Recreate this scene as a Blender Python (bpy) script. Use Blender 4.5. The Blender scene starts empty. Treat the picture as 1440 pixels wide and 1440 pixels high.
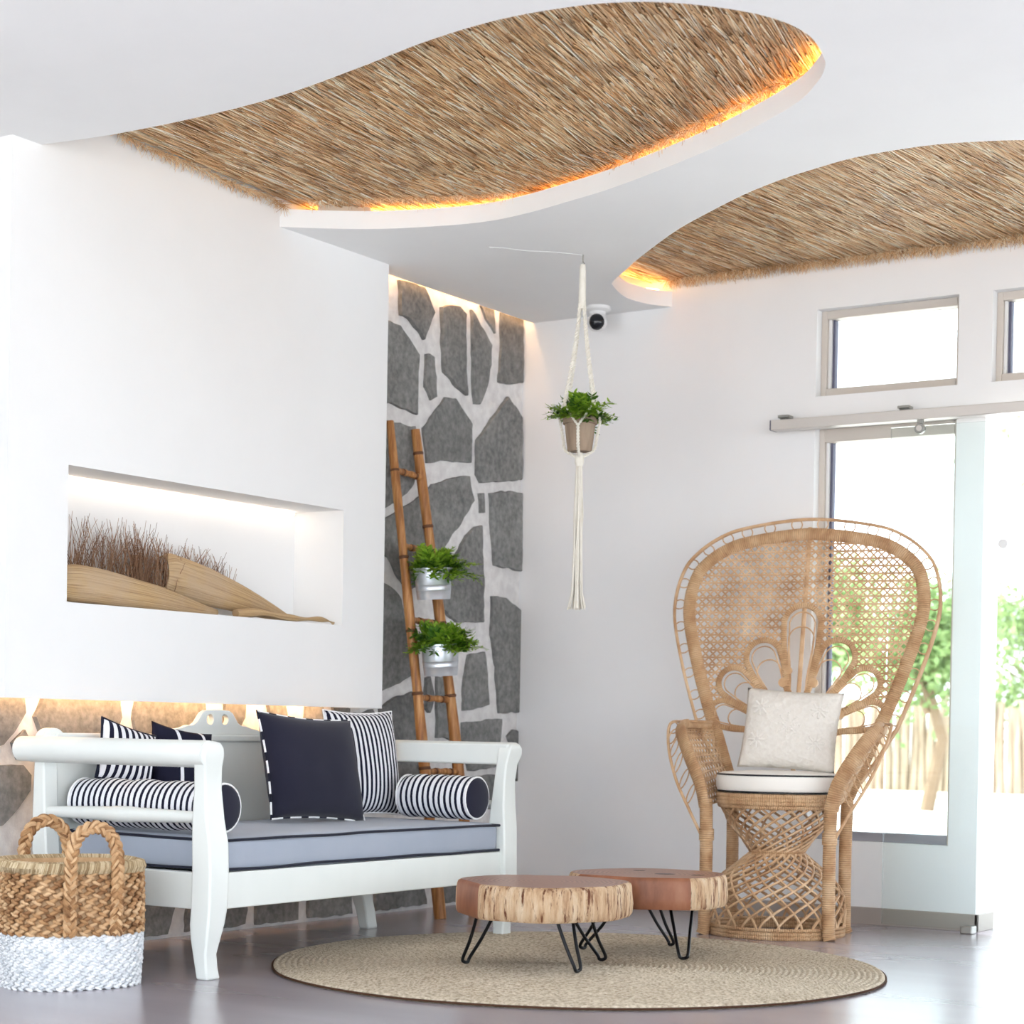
import bpy, math, random
import numpy as np
from mathutils import Vector, Matrix, Euler, noise
from mathutils.geometry import tessellate_polygon
R = math.radians
random.seed(7)
scene = bpy.context.scene
C = scene.collection

# ------------------------------------------------------------------ camera
CAM_Z = 0.70
F_PX, CY_PX = 2767.83, 1064.92
YAW, PIT, ROL = R(33.144), R(-0.8428), R(0.9948)
fw = Vector((-math.sin(YAW)*math.cos(PIT), math.cos(YAW)*math.cos(PIT), math.sin(PIT)))
r0 = Vector((math.cos(YAW), math.sin(YAW), 0)); u0 = r0.cross(fw)
rt = math.cos(ROL)*r0 + math.sin(ROL)*u0
up = -math.sin(ROL)*r0 + math.cos(ROL)*u0
cd = bpy.data.cameras.new('camera'); cam = bpy.data.objects.new('camera', cd); C.objects.link(cam)
m = Matrix((rt, up, -fw)).transposed().to_4x4(); m.translation = (0, 0, CAM_Z); cam.matrix_world = m
cd.sensor_fit = 'HORIZONTAL'; cd.sensor_width = 36; cd.lens = 36*F_PX/1440
cd.shift_y = (CY_PX-720)/1440
cd.clip_start = 0.05; cd.clip_end = 300
cd.dof.use_dof = True; cd.dof.focus_distance = 5.9; cd.dof.aperture_fstop = 4.5
scene.camera = cam

# ------------------------------------------------------------------ light and exposure
w = bpy.data.worlds.new('sky'); scene.world = w; w.use_nodes = True
bg = w.node_tree.nodes['Background']; bg.inputs[0].default_value = (0.85, 0.925, 1, 1); bg.inputs[1].default_value = 3.0
sd = bpy.data.lights.new('sun', 'SUN'); sun = bpy.data.objects.new('sun', sd); C.objects.link(sun)
sd.energy = 8; sd.angle = R(3); sd.color = (1, .97, .93)
sun.rotation_euler = Vector((.62, .38, -1.0)).to_track_quat('-Z', 'Y').to_euler()
sun.location = (-6, 2, 9)
vs = scene.view_settings
vs.view_transform = 'Standard'; vs.look = 'None'; vs.gamma = 1; vs.use_curve_mapping = False; vs.exposure = 0.54

# ------------------------------------------------------------------ picture point -> place on a known plane of the room
def ray(x, y): return rt*((x-720)/F_PX) - up*((y-CY_PX)/F_PX) + fw
def onX(x, y, X): d = ray(x, y); return Vector((0, 0, CAM_Z)) + d*(X/d.x)
def onY(x, y, Y): d = ray(x, y); return Vector((0, 0, CAM_Z)) + d*(Y/d.y)
def onZ(x, y, Z): d = ray(x, y); return Vector((0, 0, CAM_Z)) + d*((Z-CAM_Z)/d.z)

# ------------------------------------------------------------------ mesh builder
class MB:
    def __init__(s): s.v = []; s.f = []; s.uv = []
    def add(s, vs, fs, uvs=None):
        o = len(s.v); s.v += [tuple(q) for q in vs]
        for i, f in enumerate(fs):
            s.f.append([o+k for k in f]); s.uv.append(uvs[i] if uvs else [(0, 0)]*len(f))
        return s
    def box(s, a, b, M=None):
        x0, y0, z0 = a; x1, y1, z1 = b
        v = [(x0,y0,z0),(x1,y0,z0),(x1,y1,z0),(x0,y1,z0),(x0,y0,z1),(x1,y0,z1),(x1,y1,z1),(x0,y1,z1)]
        if M: v = [M @ Vector(q) for q in v]
        return s.add(v, [(3,2,1,0),(4,5,6,7),(0,1,5,4),(1,2,6,5),(2,3,7,6),(3,0,4,7)])
    def tube(s, path, r, n=8, closed=False, cap=True, flat=1.0, upv=None):
        path = [Vector(p) for p in path]; N = len(path)
        rf = r if callable(r) else (lambda t: r)
        T = []
        for i in range(N):
            a = path[(i-1) % N] if closed or i > 0 else path[0]
            b = path[(i+1) % N] if closed or i < N-1 else path[-1]
            t = b-a; T.append(t.normalized() if t.length > 1e-9 else Vector((0,0,1)))
        ref = Vector(upv) if upv else (Vector((0,0,1)) if abs(T[0].z) < .9 else Vector((1,0,0)))
        nrm = (ref - T[0]*ref.dot(T[0])).normalized()
        vs = []; L = 0; ls = []
        for i in range(N):
            if upv: nrm = Vector(upv)
            nrm = nrm - T[i]*nrm.dot(T[i])
            if nrm.length < 1e-6: nrm = T[i].orthogonal()
            nrm.normalize(); bn = T[i].cross(nrm)
            if i: L += (path[i]-path[i-1]).length
            ls.append(L); rr = rf(i/max(1, N-1))
            for k in range(n):
                a = 2*math.pi*k/n
                vs.append(path[i] + nrm*(math.cos(a)*rr*flat) + bn*(math.sin(a)*rr))
        fs = []; us = []
        for i in range(N if closed else N-1):
            j = (i+1) % N; l0 = ls[i]; l1 = ls[j] if j else L+(path[0]-path[-1]).length
            for k in range(n):
                k2 = (k+1) % n
                fs.append((i*n+k, i*n+k2, j*n+k2, j*n+k)); us.append([(l0,k/n),(l0,(k+1)/n),(l1,(k+1)/n),(l1,k/n)])
        if cap and not closed:
            fs.append(tuple(range(n-1, -1, -1))); us.append([(0,0)]*n)
            fs.append(tuple((N-1)*n+k for k in range(n))); us.append([(0,0)]*n)
        return s.add(vs, fs, us)
    def lathe(s, prof, n=32, sx=1, sy=1, c=(0,0,0), shape=None):
        vs = []; fs = []; us = []; m_ = len(prof)
        for k in range(n):
            a = 2*math.pi*k/n; q = shape(a) if shape else 1
            for r, z in prof: vs.append((c[0]+math.cos(a)*r*sx*q, c[1]+math.sin(a)*r*sy*q, c[2]+z))
        for k in range(n):
            k2 = (k+1) % n
            for i in range(m_-1):
                fs.append((k*m_+i, k2*m_+i, k2*m_+i+1, k*m_+i+1)); us.append([(k/n,i/m_),((k+1)/n,i/m_),((k+1)/n,(i+1)/m_),(k/n,(i+1)/m_)])
        if prof[0][0] > 1e-5: fs.append(tuple(k*m_ for k in range(n))[::-1]); us.append([(0,0)]*n)
        if prof[-1][0] > 1e-5: fs.append(tuple(k*m_+m_-1 for k in range(n))); us.append([(0,0)]*n)
        return s.add(vs, fs, us)
    def prism(s, pts, f0, f1, holes=()):
        # pts: 2D outline; f0, f1 map a 2D point to 3D on the two faces
        loops = [list(pts)] + [list(h) for h in holes]
        tris = tessellate_polygon([[Vector((p[0], p[1], 0)) for p in l] for l in loops])
        allp = [p for l in loops for p in l]; n = len(allp)
        fs = [tuple(t) for t in tris] + [tuple(n+k for k in t[::-1]) for t in tris]
        o = 0
        for l in loops:
            L = len(l)
            for i in range(L): a, b = o+i, o+(i+1) % L; fs.append((a, b, n+b, n+a))
            o += L
        return s.add([f0(*p) for p in allp]+[f1(*p) for p in allp], fs)
    def loft(s, rings, cap=True):
        n = len(rings[0]); vs = [q for r in rings for q in r]; fs = []
        for i in range(len(rings)-1):
            for k in range(n): fs.append((i*n+k, i*n+(k+1) % n, (i+1)*n+(k+1) % n, (i+1)*n+k))
        if cap: fs.append(tuple(range(n))[::-1]); fs.append(tuple((len(rings)-1)*n+k for k in range(n)))
        return s.add(vs, fs)
    def ellip(s, c, rad, M=None, n=10, m_=6):
        vs = []; c = Vector(c)
        for i in range(1, m_):
            t = math.pi*i/m_
            for k in range(n):
                a = 2*math.pi*k/n; q = Vector((math.sin(t)*math.cos(a)*rad[0], math.sin(t)*math.sin(a)*rad[1], math.cos(t)*rad[2]))
                vs.append(c + (M @ q if M else q))
        q = Vector((0, 0, rad[2])); vs.append(c+(M @ q if M else q)); vs.append(c-(M @ q if M else q))
        T = len(vs)-2; fs = []
        for i in range(m_-2):
            for k in range(n): fs.append((i*n+k, (i+1)*n+k, (i+1)*n+(k+1) % n, i*n+(k+1) % n))
        for k in range(n): fs.append((T, k, (k+1) % n)); fs.append((T+1, (m_-2)*n+(k+1) % n, (m_-2)*n+k))
        return s.add(vs, fs)
    def build(s, name, mat, parent=None, smooth=True, bevel=0, solid=0, sub=0, angle=40):
        me = bpy.data.meshes.new(name); me.from_pydata(s.v, [], s.f)
        ul = me.uv_layers.new(name='UVMap'); flat = [c for f in s.uv for q in f for c in q]
        if len(flat) == 2*len(me.loops): ul.data.foreach_set('uv', flat)
        import bmesh
        bm = bmesh.new(); bm.from_mesh(me); bmesh.ops.recalc_face_normals(bm, faces=bm.faces); bm.to_mesh(me); bm.free()
        me.materials.append(mat)
        if smooth:
            me.polygons.foreach_set('use_smooth', [True]*len(me.polygons))
            if angle < 180: me.set_sharp_from_angle(angle=R(angle))
        o = bpy.data.objects.new(name, me); C.objects.link(o)
        if parent: o.parent = parent
        if solid: q = o.modifiers.new('solid', 'SOLIDIFY'); q.thickness = solid; q.offset = 0
        if bevel: q = o.modifiers.new('bevel', 'BEVEL'); q.width = bevel; q.segments = 2; q.limit_method = 'ANGLE'; q.angle_limit = R(35)
        if sub: q = o.modifiers.new('sub', 'SUBSURF'); q.levels = sub; q.render_levels = sub
        return o
def tag(o, label=None, cat=None, group=None, kind=None):
    if label: o['label'] = label
    if cat: o['category'] = cat
    if group: o['group'] = group
    if kind: o['kind'] = kind
    return o
def thing(name, label, cat, loc=(0,0,0), rot=(0,0,0), group=None):
    o = bpy.data.objects.new(name, None); C.objects.link(o); o.location = loc; o.rotation_euler = rot; o.empty_display_size = .05
    return tag(o, label, cat, group)
def catmull(pts, n=8, closed=False):
    pts = [Vector(p) for p in pts]; N = len(pts); out = []
    for i in range(N if closed else N-1):
        if closed: a, b, c, d = pts[(i-1) % N], pts[i], pts[(i+1) % N], pts[(i+2) % N]
        else: a, b, c, d = pts[max(0, i-1)], pts[i], pts[i+1], pts[min(N-1, i+2)]
        for k in range(n):
            t = k/n
            out.append(.5*((2*b)+(c-a)*t+(2*a-5*b+4*c-d)*t*t+(3*b-a-3*c+d)*t**3))
    if not closed: out.append(pts[-1])
    return out

# ------------------------------------------------------------------ materials
def lin(c): return tuple((v/12.92 if v <= .04045 else ((v+.055)/1.055)**2.4) for v in c)
class Mat:
    def __init__(s, name, col, rough=.6, spec=.5, metal=0, srgb=True):
        s.m = bpy.data.materials.new(name); s.m.use_nodes = True; s.nt = s.m.node_tree; s.N = s.nt.nodes; s.b = s.N['Principled BSDF']
        c = lin(col) if srgb else col; s.b.inputs['Base Color'].default_value = (*c, 1)
        s.b.inputs['Roughness'].default_value = rough; s.b.inputs['Specular IOR Level'].default_value = spec; s.b.inputs['Metallic'].default_value = metal
    def n(s, t, **kw):
        q = s.N.new(t)
        for k, v in kw.items():
            if k.startswith('i_'):
                key = k[2:].replace('_', ' '); q.inputs[int(key) if key.isdigit() else key].default_value = v
            else: setattr(q, k, v)
        return q
    def l(s, a, b): s.nt.links.new(a, b)
    def coord(s, scale=(1,1,1), kind='Object', rot=(0,0,0)):
        t = s.n('ShaderNodeTexCoord'); mp = s.n('ShaderNodeMapping'); mp.inputs['Scale'].default_value = scale; mp.inputs['Rotation'].default_value = rot
        s.l(t.outputs[kind], mp.inputs['Vector']); return mp.outputs[0]
    def noise(s, scale=5, detail=4, rough=.55, vec=None, dist=0):
        q = s.n('ShaderNodeTexNoise'); q.inputs['Scale'].default_value = scale; q.inputs['Detail'].default_value = detail; q.inputs['Roughness'].default_value = rough; q.inputs['Distortion'].default_value = dist
        s.l(vec if vec else s.coord(), q.inputs['Vector']); return q.outputs['Fac']
    def ramp(s, fac, stops, interp='LINEAR', srgb=True):
        q = s.n('ShaderNodeValToRGB'); q.color_ramp.interpolation = interp; e = q.color_ramp.elements
        while len(e) < len(stops): e.new(.5)
        for el, (p, c) in zip(e, stops): el.position = p; el.color = (*(lin(c) if srgb else c), 1)
        s.l(fac, q.inputs[0]); return q.outputs[0]
    def mix(s, fac, a, b, mode='MIX'):
        q = s.n('ShaderNodeMix', data_type='RGBA', blend_type=mode)
        for sock, v in ((q.inputs[0], fac), (q.inputs[6], a), (q.inputs[7], b)):
            if isinstance(v, (int, float)): sock.default_value = v
            elif isinstance(v, tuple): sock.default_value = (*lin(v), 1)
            else: s.l(v, sock)
        return q.outputs[2]
    def math(s, op, a, b=None):
        q = s.n('ShaderNodeMath', operation=op)
        for i, v in enumerate((a, b)):
            if v is None: continue
            if isinstance(v, (int, float)): q.inputs[i].default_value = v
            else: s.l(v, q.inputs[i])
        return q.outputs[0]
    def col(s, c): s.l(c, s.b.inputs['Base Color']); return s
    def bump(s, h, strength=.3, dist=.01):
        q = s.n('ShaderNodeBump'); q.inputs['Strength'].default_value = strength; q.inputs['Distance'].default_value = dist
        s.l(h, q.inputs['Height']); s.l(q.outputs[0], s.b.inputs['Normal']); return s
    def island(s): return s.n('ShaderNodeNewGeometry').outputs['Random Per Island']

def plaster(name, col):
    a = Mat(name, col, .75, .3); nz = a.noise(3.5, 5); a.col(a.mix(nz, tuple(v*.975 for v in col), col)); a.bump(a.noise(60, 4), .05, .004); return a.m
M_wall = plaster('white_plaster', (.945, .945, .945))
M_ceil = plaster('ceiling_plaster', (.96, .963, .965))
M_wallb = plaster('back_plaster', (.95, .95, .955))
def mk():
    a = Mat('polished_concrete_floor', (.65,.63,.66), .28, .8)
    v = a.coord((.5, 2.4, 1), rot=(0, 0, R(-33))); nz = a.noise(1.5, 3, .45, v); n2 = a.noise(1.1, 3, .5, a.coord())
    c = a.ramp(nz, [(.25, (.56,.525,.55)), (.75, (.65,.62,.65))]); a.col(a.mix(a.math('MULTIPLY', n2, .6), c, (.685,.665,.70)))
    a.l(a.math('ADD', a.math('MULTIPLY', n2, .10), .21), a.b.inputs['Roughness']); a.b.inputs['Coat Weight'].default_value = .45; a.b.inputs['Coat Roughness'].default_value = .2; return a.m
M_floor = mk()
def mk():
    a = Mat('slate_stone', (.42,.42,.42), .8, .3)
    n1 = a.noise(7, 8, .65); n2 = a.noise(45, 5, .6)
    c = a.ramp(n1, [(.28, (.36,.365,.37)), (.5, (.47,.475,.475)), (.74, (.59,.59,.585))])
    c = a.mix(.45, c, a.ramp(n2, [(.3, (.33,.33,.335)), (.7, (.66,.655,.64))]))
    rnd = a.n('ShaderNodeObjectInfo').outputs['Random']
    hs = a.n('ShaderNodeHueSaturation'); a.l(c, hs.inputs['Color']); a.l(a.math('ADD', a.math('MULTIPLY', rnd, .3), .84), hs.inputs['Value'])
    a.col(hs.outputs[0]); a.bump(a.math('ADD', n1, a.math('MULTIPLY', n2, .5)), .5, .012); return a.m
M_stone = mk()
def mk():
    a = Mat('white_mortar', (.9,.89,.88), .85, .25); n1 = a.noise(28, 5)
    a.col(a.ramp(n1, [(.3, (.84,.83,.83)), (.65, (.92,.915,.91))])); a.bump(n1, .5, .01); return a.m
M_mortar = mk()
def mk():
    a = Mat('straw', (.7,.55,.4), .5, .5)
    i = a.island(); n1 = a.noise(5.5, 4, .6, a.coord((1.6, .8, 1)))
    c = a.ramp(i, [(0, (.70,.52,.34)), (.3, (.90,.73,.53)), (.65, (.97,.84,.67)), (.88, (.99,.94,.82)), (1, (1,.985,.94))])
    c = a.mix(a.ramp(n1, [(.52, (0,0,0)), (.70, (.8,.8,.8))]), c, (.62,.45,.29))
    a.col(c); return a.m
M_straw = mk()
M_thatchbase = Mat('thatch_backing', (.88,.76,.60), .9, .1).m
def emit(name, col, s):
    m_ = bpy.data.materials.new(name); m_.use_nodes = True; nt = m_.node_tree; nt.nodes.remove(nt.nodes['Principled BSDF'])
    e = nt.nodes.new('ShaderNodeEmission'); e.inputs[0].default_value = (*col, 1); e.inputs[1].default_value = s
    nt.links.new(e.outputs[0], nt.nodes['Material Output'].inputs[0]); return m_
M_led_niche = emit('led_warm_white', (1, .80, .60), 6.5)
M_led_amber = emit('led_amber', (1, .50, .13), 26)
M_led_wash = emit('led_wall_wash', (1, .56, .26), 26)
def mk():
    a = Mat('white_painted_wood', (.91,.925,.91), .42, .5); n1 = a.noise(9, 3, .5, a.coord((1,1,.2)))
    a.col(a.mix(n1, (.885,.905,.89), (.93,.94,.925))); a.bump(a.noise(70, 3), .04, .002); return a.m
M_paint = mk()
def fabric(name, col, col2=None, scale=500, rough=.9):
    a = Mat(name, col, rough, .15); n1 = a.noise(6, 4); n2 = a.noise(scale, 2)
    col2 = col2 or tuple(min(1, v*1.12) for v in col); a.col(a.mix(n1, col, col2))
    a.bump(a.math('ADD', a.math('MULTIPLY', n2, .4), n1), .25, .006); a.b.inputs['Sheen Weight'].default_value = .15; return a.m
M_navy = fabric('navy_canvas', (.125,.125,.185), (.165,.165,.225))
M_seat = fabric('grey_blue_linen', (.62,.655,.715), (.675,.70,.75))
M_pipe = fabric('navy_piping', (.10,.11,.17))
M_cream = fabric('cream_canvas', (.93,.905,.87), (.95,.93,.90))
M_whitepipe = fabric('white_piping', (.93,.93,.94))
def stripe(name, axis, pitch, duty=.5, white=(.93,.93,.95), dark=(.12,.12,.19)):
    a = Mat(name, white, .9, .15); s_ = a.n('ShaderNodeSeparateXYZ'); t = a.n('ShaderNodeTexCoord'); a.l(t.outputs['Object'], s_.inputs[0])
    nz = a.noise(9, 2); x = a.math('ADD', s_.outputs[axis], a.math('MULTIPLY', nz, .006))
    fr = a.math('FRACT', a.math('ADD', a.math('MULTIPLY', x, 1/pitch), 50)); k = a.math('GREATER_THAN', fr, duty)
    a.col(a.mix(k, white, dark)); a.bump(a.noise(8, 4), .3, .008); return a.m
M_strx = stripe('navy_white_stripe_along_x', 0, .0225, .58)
M_strp = stripe('navy_white_stripe_pillow', 0, .0245, .52)
def mk():
    a = Mat('navy_with_white_bands', (.1,.1,.16), .9, .15); s_ = a.n('ShaderNodeSeparateXYZ'); t = a.n('ShaderNodeTexCoord'); a.l(t.outputs['Object'], s_.inputs[0])
    fr = a.math('FRACT', a.math('ADD', a.math('MULTIPLY', s_.outputs[0], 1/.11), 50.3)); k = a.math('GREATER_THAN', fr, .88)
    a.col(a.mix(k, (.12,.12,.19), (.93,.93,.95))); a.bump(a.noise(8, 4), .3, .008); return a.m
M_band = mk()
def mk():
    a = Mat('rattan_wrap', (.74,.54,.35), .5, .4); t = a.n('ShaderNodeTexCoord'); s_ = a.n('ShaderNodeSeparateXYZ'); a.l(t.outputs['UV'], s_.inputs[0])
    wv = a.math('SINE', a.math('MULTIPLY', s_.outputs[0], 2*math.pi/.0075)); n1 = a.noise(16, 4)
    c = a.ramp(n1, [(.3, (.68,.51,.36)), (.5, (.80,.645,.485)), (.75, (.89,.76,.61))])
    k = a.math('MULTIPLY', a.math('ADD', wv, 1), .5)
    c = a.mix(a.math('MULTIPLY', a.math('SUBTRACT', 1, k), .28), c, (.50,.32,.18))
    a.col(c); a.bump(wv, .5, .003); return a.m
M_wrap = mk()
def mk():
    a = Mat('rattan_cane', (.74,.54,.35), .5, .4); n1 = a.noise(11, 5)
    a.col(a.ramp(n1, [(.28, (.64,.48,.34)), (.5, (.79,.64,.49)), (.75, (.89,.77,.63))])); a.bump(a.noise(120, 3), .2, .002); return a.m
M_cane = mk()
def mk():
    a = Mat('bamboo', (.6,.4,.22), .45, .4); n1 = a.noise(5, 5, .6, a.coord((14, 14, 1.2)))
    a.col(a.ramp(n1, [(.25, (.40,.24,.12)), (.5, (.66,.44,.24)), (.78, (.84,.65,.42))])); a.bump(n1, .2, .004); return a.m
M_bamboo = mk()
M_node = Mat('bamboo_node', (.38,.23,.12), .6).m
def mk():
    a = Mat('galvanised_steel', (.80,.82,.85), .34, .5, .75); n1 = a.noise(12, 4); a.col(a.ramp(n1, [(.3, (.74,.77,.81)), (.7, (.88,.89,.91))])); return a.m
M_zinc = mk()
def leafm(name, lo, hi, tr=.25):
    a = Mat(name, lo, .45, .4); i = a.island(); a.col(a.ramp(i, [(0, lo), (1, hi)])); a.b.inputs['Subsurface Weight'].default_value = 0
    a.b.inputs['Transmission Weight'].default_value = 0
    tb = a.n('ShaderNodeBsdfTranslucent'); tb.inputs[0].default_value = (*lin(hi), 1); mx = a.n('ShaderNodeMixShader'); mx.inputs[0].default_value = tr
    a.l(a.b.outputs[0], mx.inputs[1]); a.l(tb.outputs[0], mx.inputs[2]); a.l(mx.outputs[0], a.N['Material Output'].inputs[0]); return a.m
M_leaf = leafm('fern_leaf', (.30,.50,.11), (.64,.78,.27), .4)
M_leafd = leafm('dark_fern_leaf', (.15,.30,.09), (.40,.58,.20), .3)
M_tree = leafm('garden_leaf', (.33,.44,.24), (.60,.69,.46), .35)
M_stem = Mat('green_stem', (.30,.38,.14), .6).m
M_soil = Mat('potting_soil', (.16,.12,.09), .95).m
def mk():
    a = Mat('taupe_clay', (.58,.50,.43), .8); n1 = a.noise(7, 5, .6, a.coord((3,3,.6))); a.col(a.ramp(n1, [(.3, (.50,.42,.35)), (.7, (.68,.60,.52))])); a.bump(n1, .15, .004); return a.m
M_clay = mk()
def mk():
    a = Mat('cotton_rope', (.93,.91,.86), .9, .1); a.col(a.mix(a.noise(40, 3), (.88,.855,.80), (.96,.945,.91))); a.bump(a.noise(260, 2), .4, .002); return a.m
M_cotton = mk()
def mk():
    a = Mat('slab_top_wood', (.6,.4,.28), .35, .5); t = a.n('ShaderNodeTexCoord'); n0 = a.noise(5, 4)
    wv = a.n('ShaderNodeTexWave', wave_type='RINGS', rings_direction='Z'); wv.inputs['Scale'].default_value = 22; wv.inputs['Distortion'].default_value = 5; wv.inputs['Detail'].default_value = 3
    a.l(t.outputs['Object'], wv.inputs['Vector'])
    c = a.ramp(wv.outputs['Fac'], [(0, (.52,.35,.27)), (1, (.66,.49,.40))]); a.col(a.mix(a.ramp(n0, [(.55, (0,0,0)), (.72, (.7,.7,.7))]), c, (.40,.23,.16))); return a.m
M_slab = mk()
def mk():
    a = Mat('cut_red_wood', (.6,.36,.24), .45, .4); n1 = a.noise(4, 5, .6, a.coord((2.5,2.5,1))); a.col(a.ramp(n1, [(.3, (.42,.25,.17)), (.55, (.58,.37,.265)), (.8, (.68,.48,.37))])); return a.m
M_cut = mk()
def mk():
    a = Mat('stripped_bark_edge', (.8,.65,.5), .7, .3); n1 = a.noise(6, 6, .65, a.coord((7,7,1.1))); n2 = a.noise(20, 5, .7, a.coord((4,4,.55)))
    c = a.ramp(n1, [(.3, (.62,.44,.31)), (.5, (.82,.69,.55)), (.75, (.90,.82,.71))])
    c = a.mix(a.ramp(n2, [(.54, (0,0,0)), (.63, (1,1,1))]), c, (.42,.24,.15)); a.col(c); a.bump(a.math('ADD', n1, n2), .7, .02); return a.m
M_bark = mk()
M_black = Mat('black_steel', (.07,.07,.085), .4, .5, .4).m
def mk():
    a = Mat('jute_braid', (.72,.64,.52), .95, .1); n1 = a.noise(85, 3, .6); n2 = a.noise(4, 4)
    c = a.ramp(n1, [(.3, (.50,.44,.36)), (.5, (.77,.715,.63)), (.72, (.91,.87,.80))]); a.col(a.mix(.25, c, a.ramp(n2, [(.3, (.66,.60,.51)), (.7, (.86,.81,.73))]))); a.bump(n1, .9, .008); return a.m
M_jute = mk()
M_rugedge = Mat('dark_rug_binding', (.30,.21,.16), .9, .1).m
def grass(name, lo, mid, hi):
    a = Mat(name, mid, .7, .25); i = a.island(); n1 = a.noise(38, 4); c = a.ramp(a.math('ADD', a.math('MULTIPLY', i, .6), a.math('MULTIPLY', n1, .5)), [(.2, lo), (.5, mid), (.85, hi)])
    a.col(c); a.bump(a.noise(150, 3, .6), .5, .004); return a.m
M_hya = grass('water_hyacinth', (.48,.33,.21), (.71,.545,.38), (.85,.71,.55))
M_rope = grass('seagrass_rim', (.56,.46,.33), (.72,.63,.49), (.86,.79,.66))
M_whya = grass('white_painted_hyacinth', (.80,.82,.84), (.90,.91,.92), (.96,.965,.97))
def mk():
    a = Mat('palm_spathe', (.8,.68,.5), .6, .3); n1 = a.noise(6, 4, .6); v = a.coord((2.0, 42, 1), 'UV'); n2 = a.noise(1.0, 5, .6, v, .3); n3 = a.noise(3.0, 5, .7, a.coord((3, 9, 1), 'UV'))
    c = a.ramp(n2, [(.3, (.55,.42,.29)), (.48, (.76,.63,.46)), (.75, (.87,.77,.61))]); c = a.mix(a.ramp(n1, [(.42, (0,0,0)), (.65, (.75,.75,.75))]), c, (.76,.67,.58))
    a.col(a.mix(a.ramp(n3, [(.64, (0,0,0)), (.72, (.8,.8,.8))]), c, (.40,.27,.18))); a.bump(n2, .7, .008); return a.m
M_spathe = mk()
M_bristle = grass('dried_palm_stalk', (.36,.24,.17), (.50,.37,.28), (.66,.52,.41))
M_alu = Mat('beige_aluminium', (.80,.765,.73), .45, .5, .15).m
M_alug = Mat('grey_window_sill_metal', (.62,.62,.66), .4, .5, .3).m
M_gasket = Mat('dark_window_gasket', (.36,.36,.44), .6).m
M_rail = Mat('brushed_rail', (.82,.80,.78), .35, .5, .4).m
M_steel = Mat('steel_fitting', (.62,.62,.60), .3, .5, .8).m
def mk():
    a = Mat('clear_glass', (.93,.985,.97), .0, .5); a.N.remove(a.b)
    g = a.n('ShaderNodeBsdfGlossy'); g.inputs['Roughness'].default_value = .02; tr = a.n('ShaderNodeBsdfTransparent'); tr.inputs[0].default_value = (.962,.985,.978,1)
    fr = a.n('ShaderNodeFresnel'); fr.inputs[0].default_value = 1.3; mx = a.n('ShaderNodeMixShader'); a.l(fr.outputs[0], mx.inputs[0]); a.l(tr.outputs[0], mx.inputs[1]); a.l(g.outputs[0], mx.inputs[2]); a.l(mx.outputs[0], a.N['Material Output'].inputs[0]); return a.m
M_glass = mk()
M_skirt = Mat('grey_beige_tile', (.64,.60,.57), .45).m
M_plastic = Mat('white_plastic', (.9,.9,.9), .4).m
M_dome = Mat('smoked_dome', (.10,.11,.13), .12).m
M_pale = Mat('pale_pine', (.85,.78,.70), .7).m
def mk():
    a = Mat('pale_terrace', (.88,.87,.85), .8); a.col(a.mix(a.noise(.8, 4), (.84,.83,.81), (.91,.90,.88))); return a.m
M_terrace = mk()
def mk():
    a = Mat('weathered_log', (.74,.65,.55), .85); n1 = a.noise(3, 4, .6, a.coord((6,6,.6))); a.col(a.ramp(n1, [(.3, (.46,.39,.32)), (.7, (.70,.63,.55))])); return a.m
M_log = mk()
M_trunk = Mat('tree_trunk', (.52,.43,.35), .9).m

# ================================================================== THE SETTING
XW, YB, ZC = -4.42, 6.80, 2.36           # stone wall, back wall, ceiling
XBOX = -4.28
tag(MB().box((-4.6, -.6, -.12), (6.0, 6.97, 0)).build('floor', M_floor, smooth=False), kind='structure')

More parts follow.
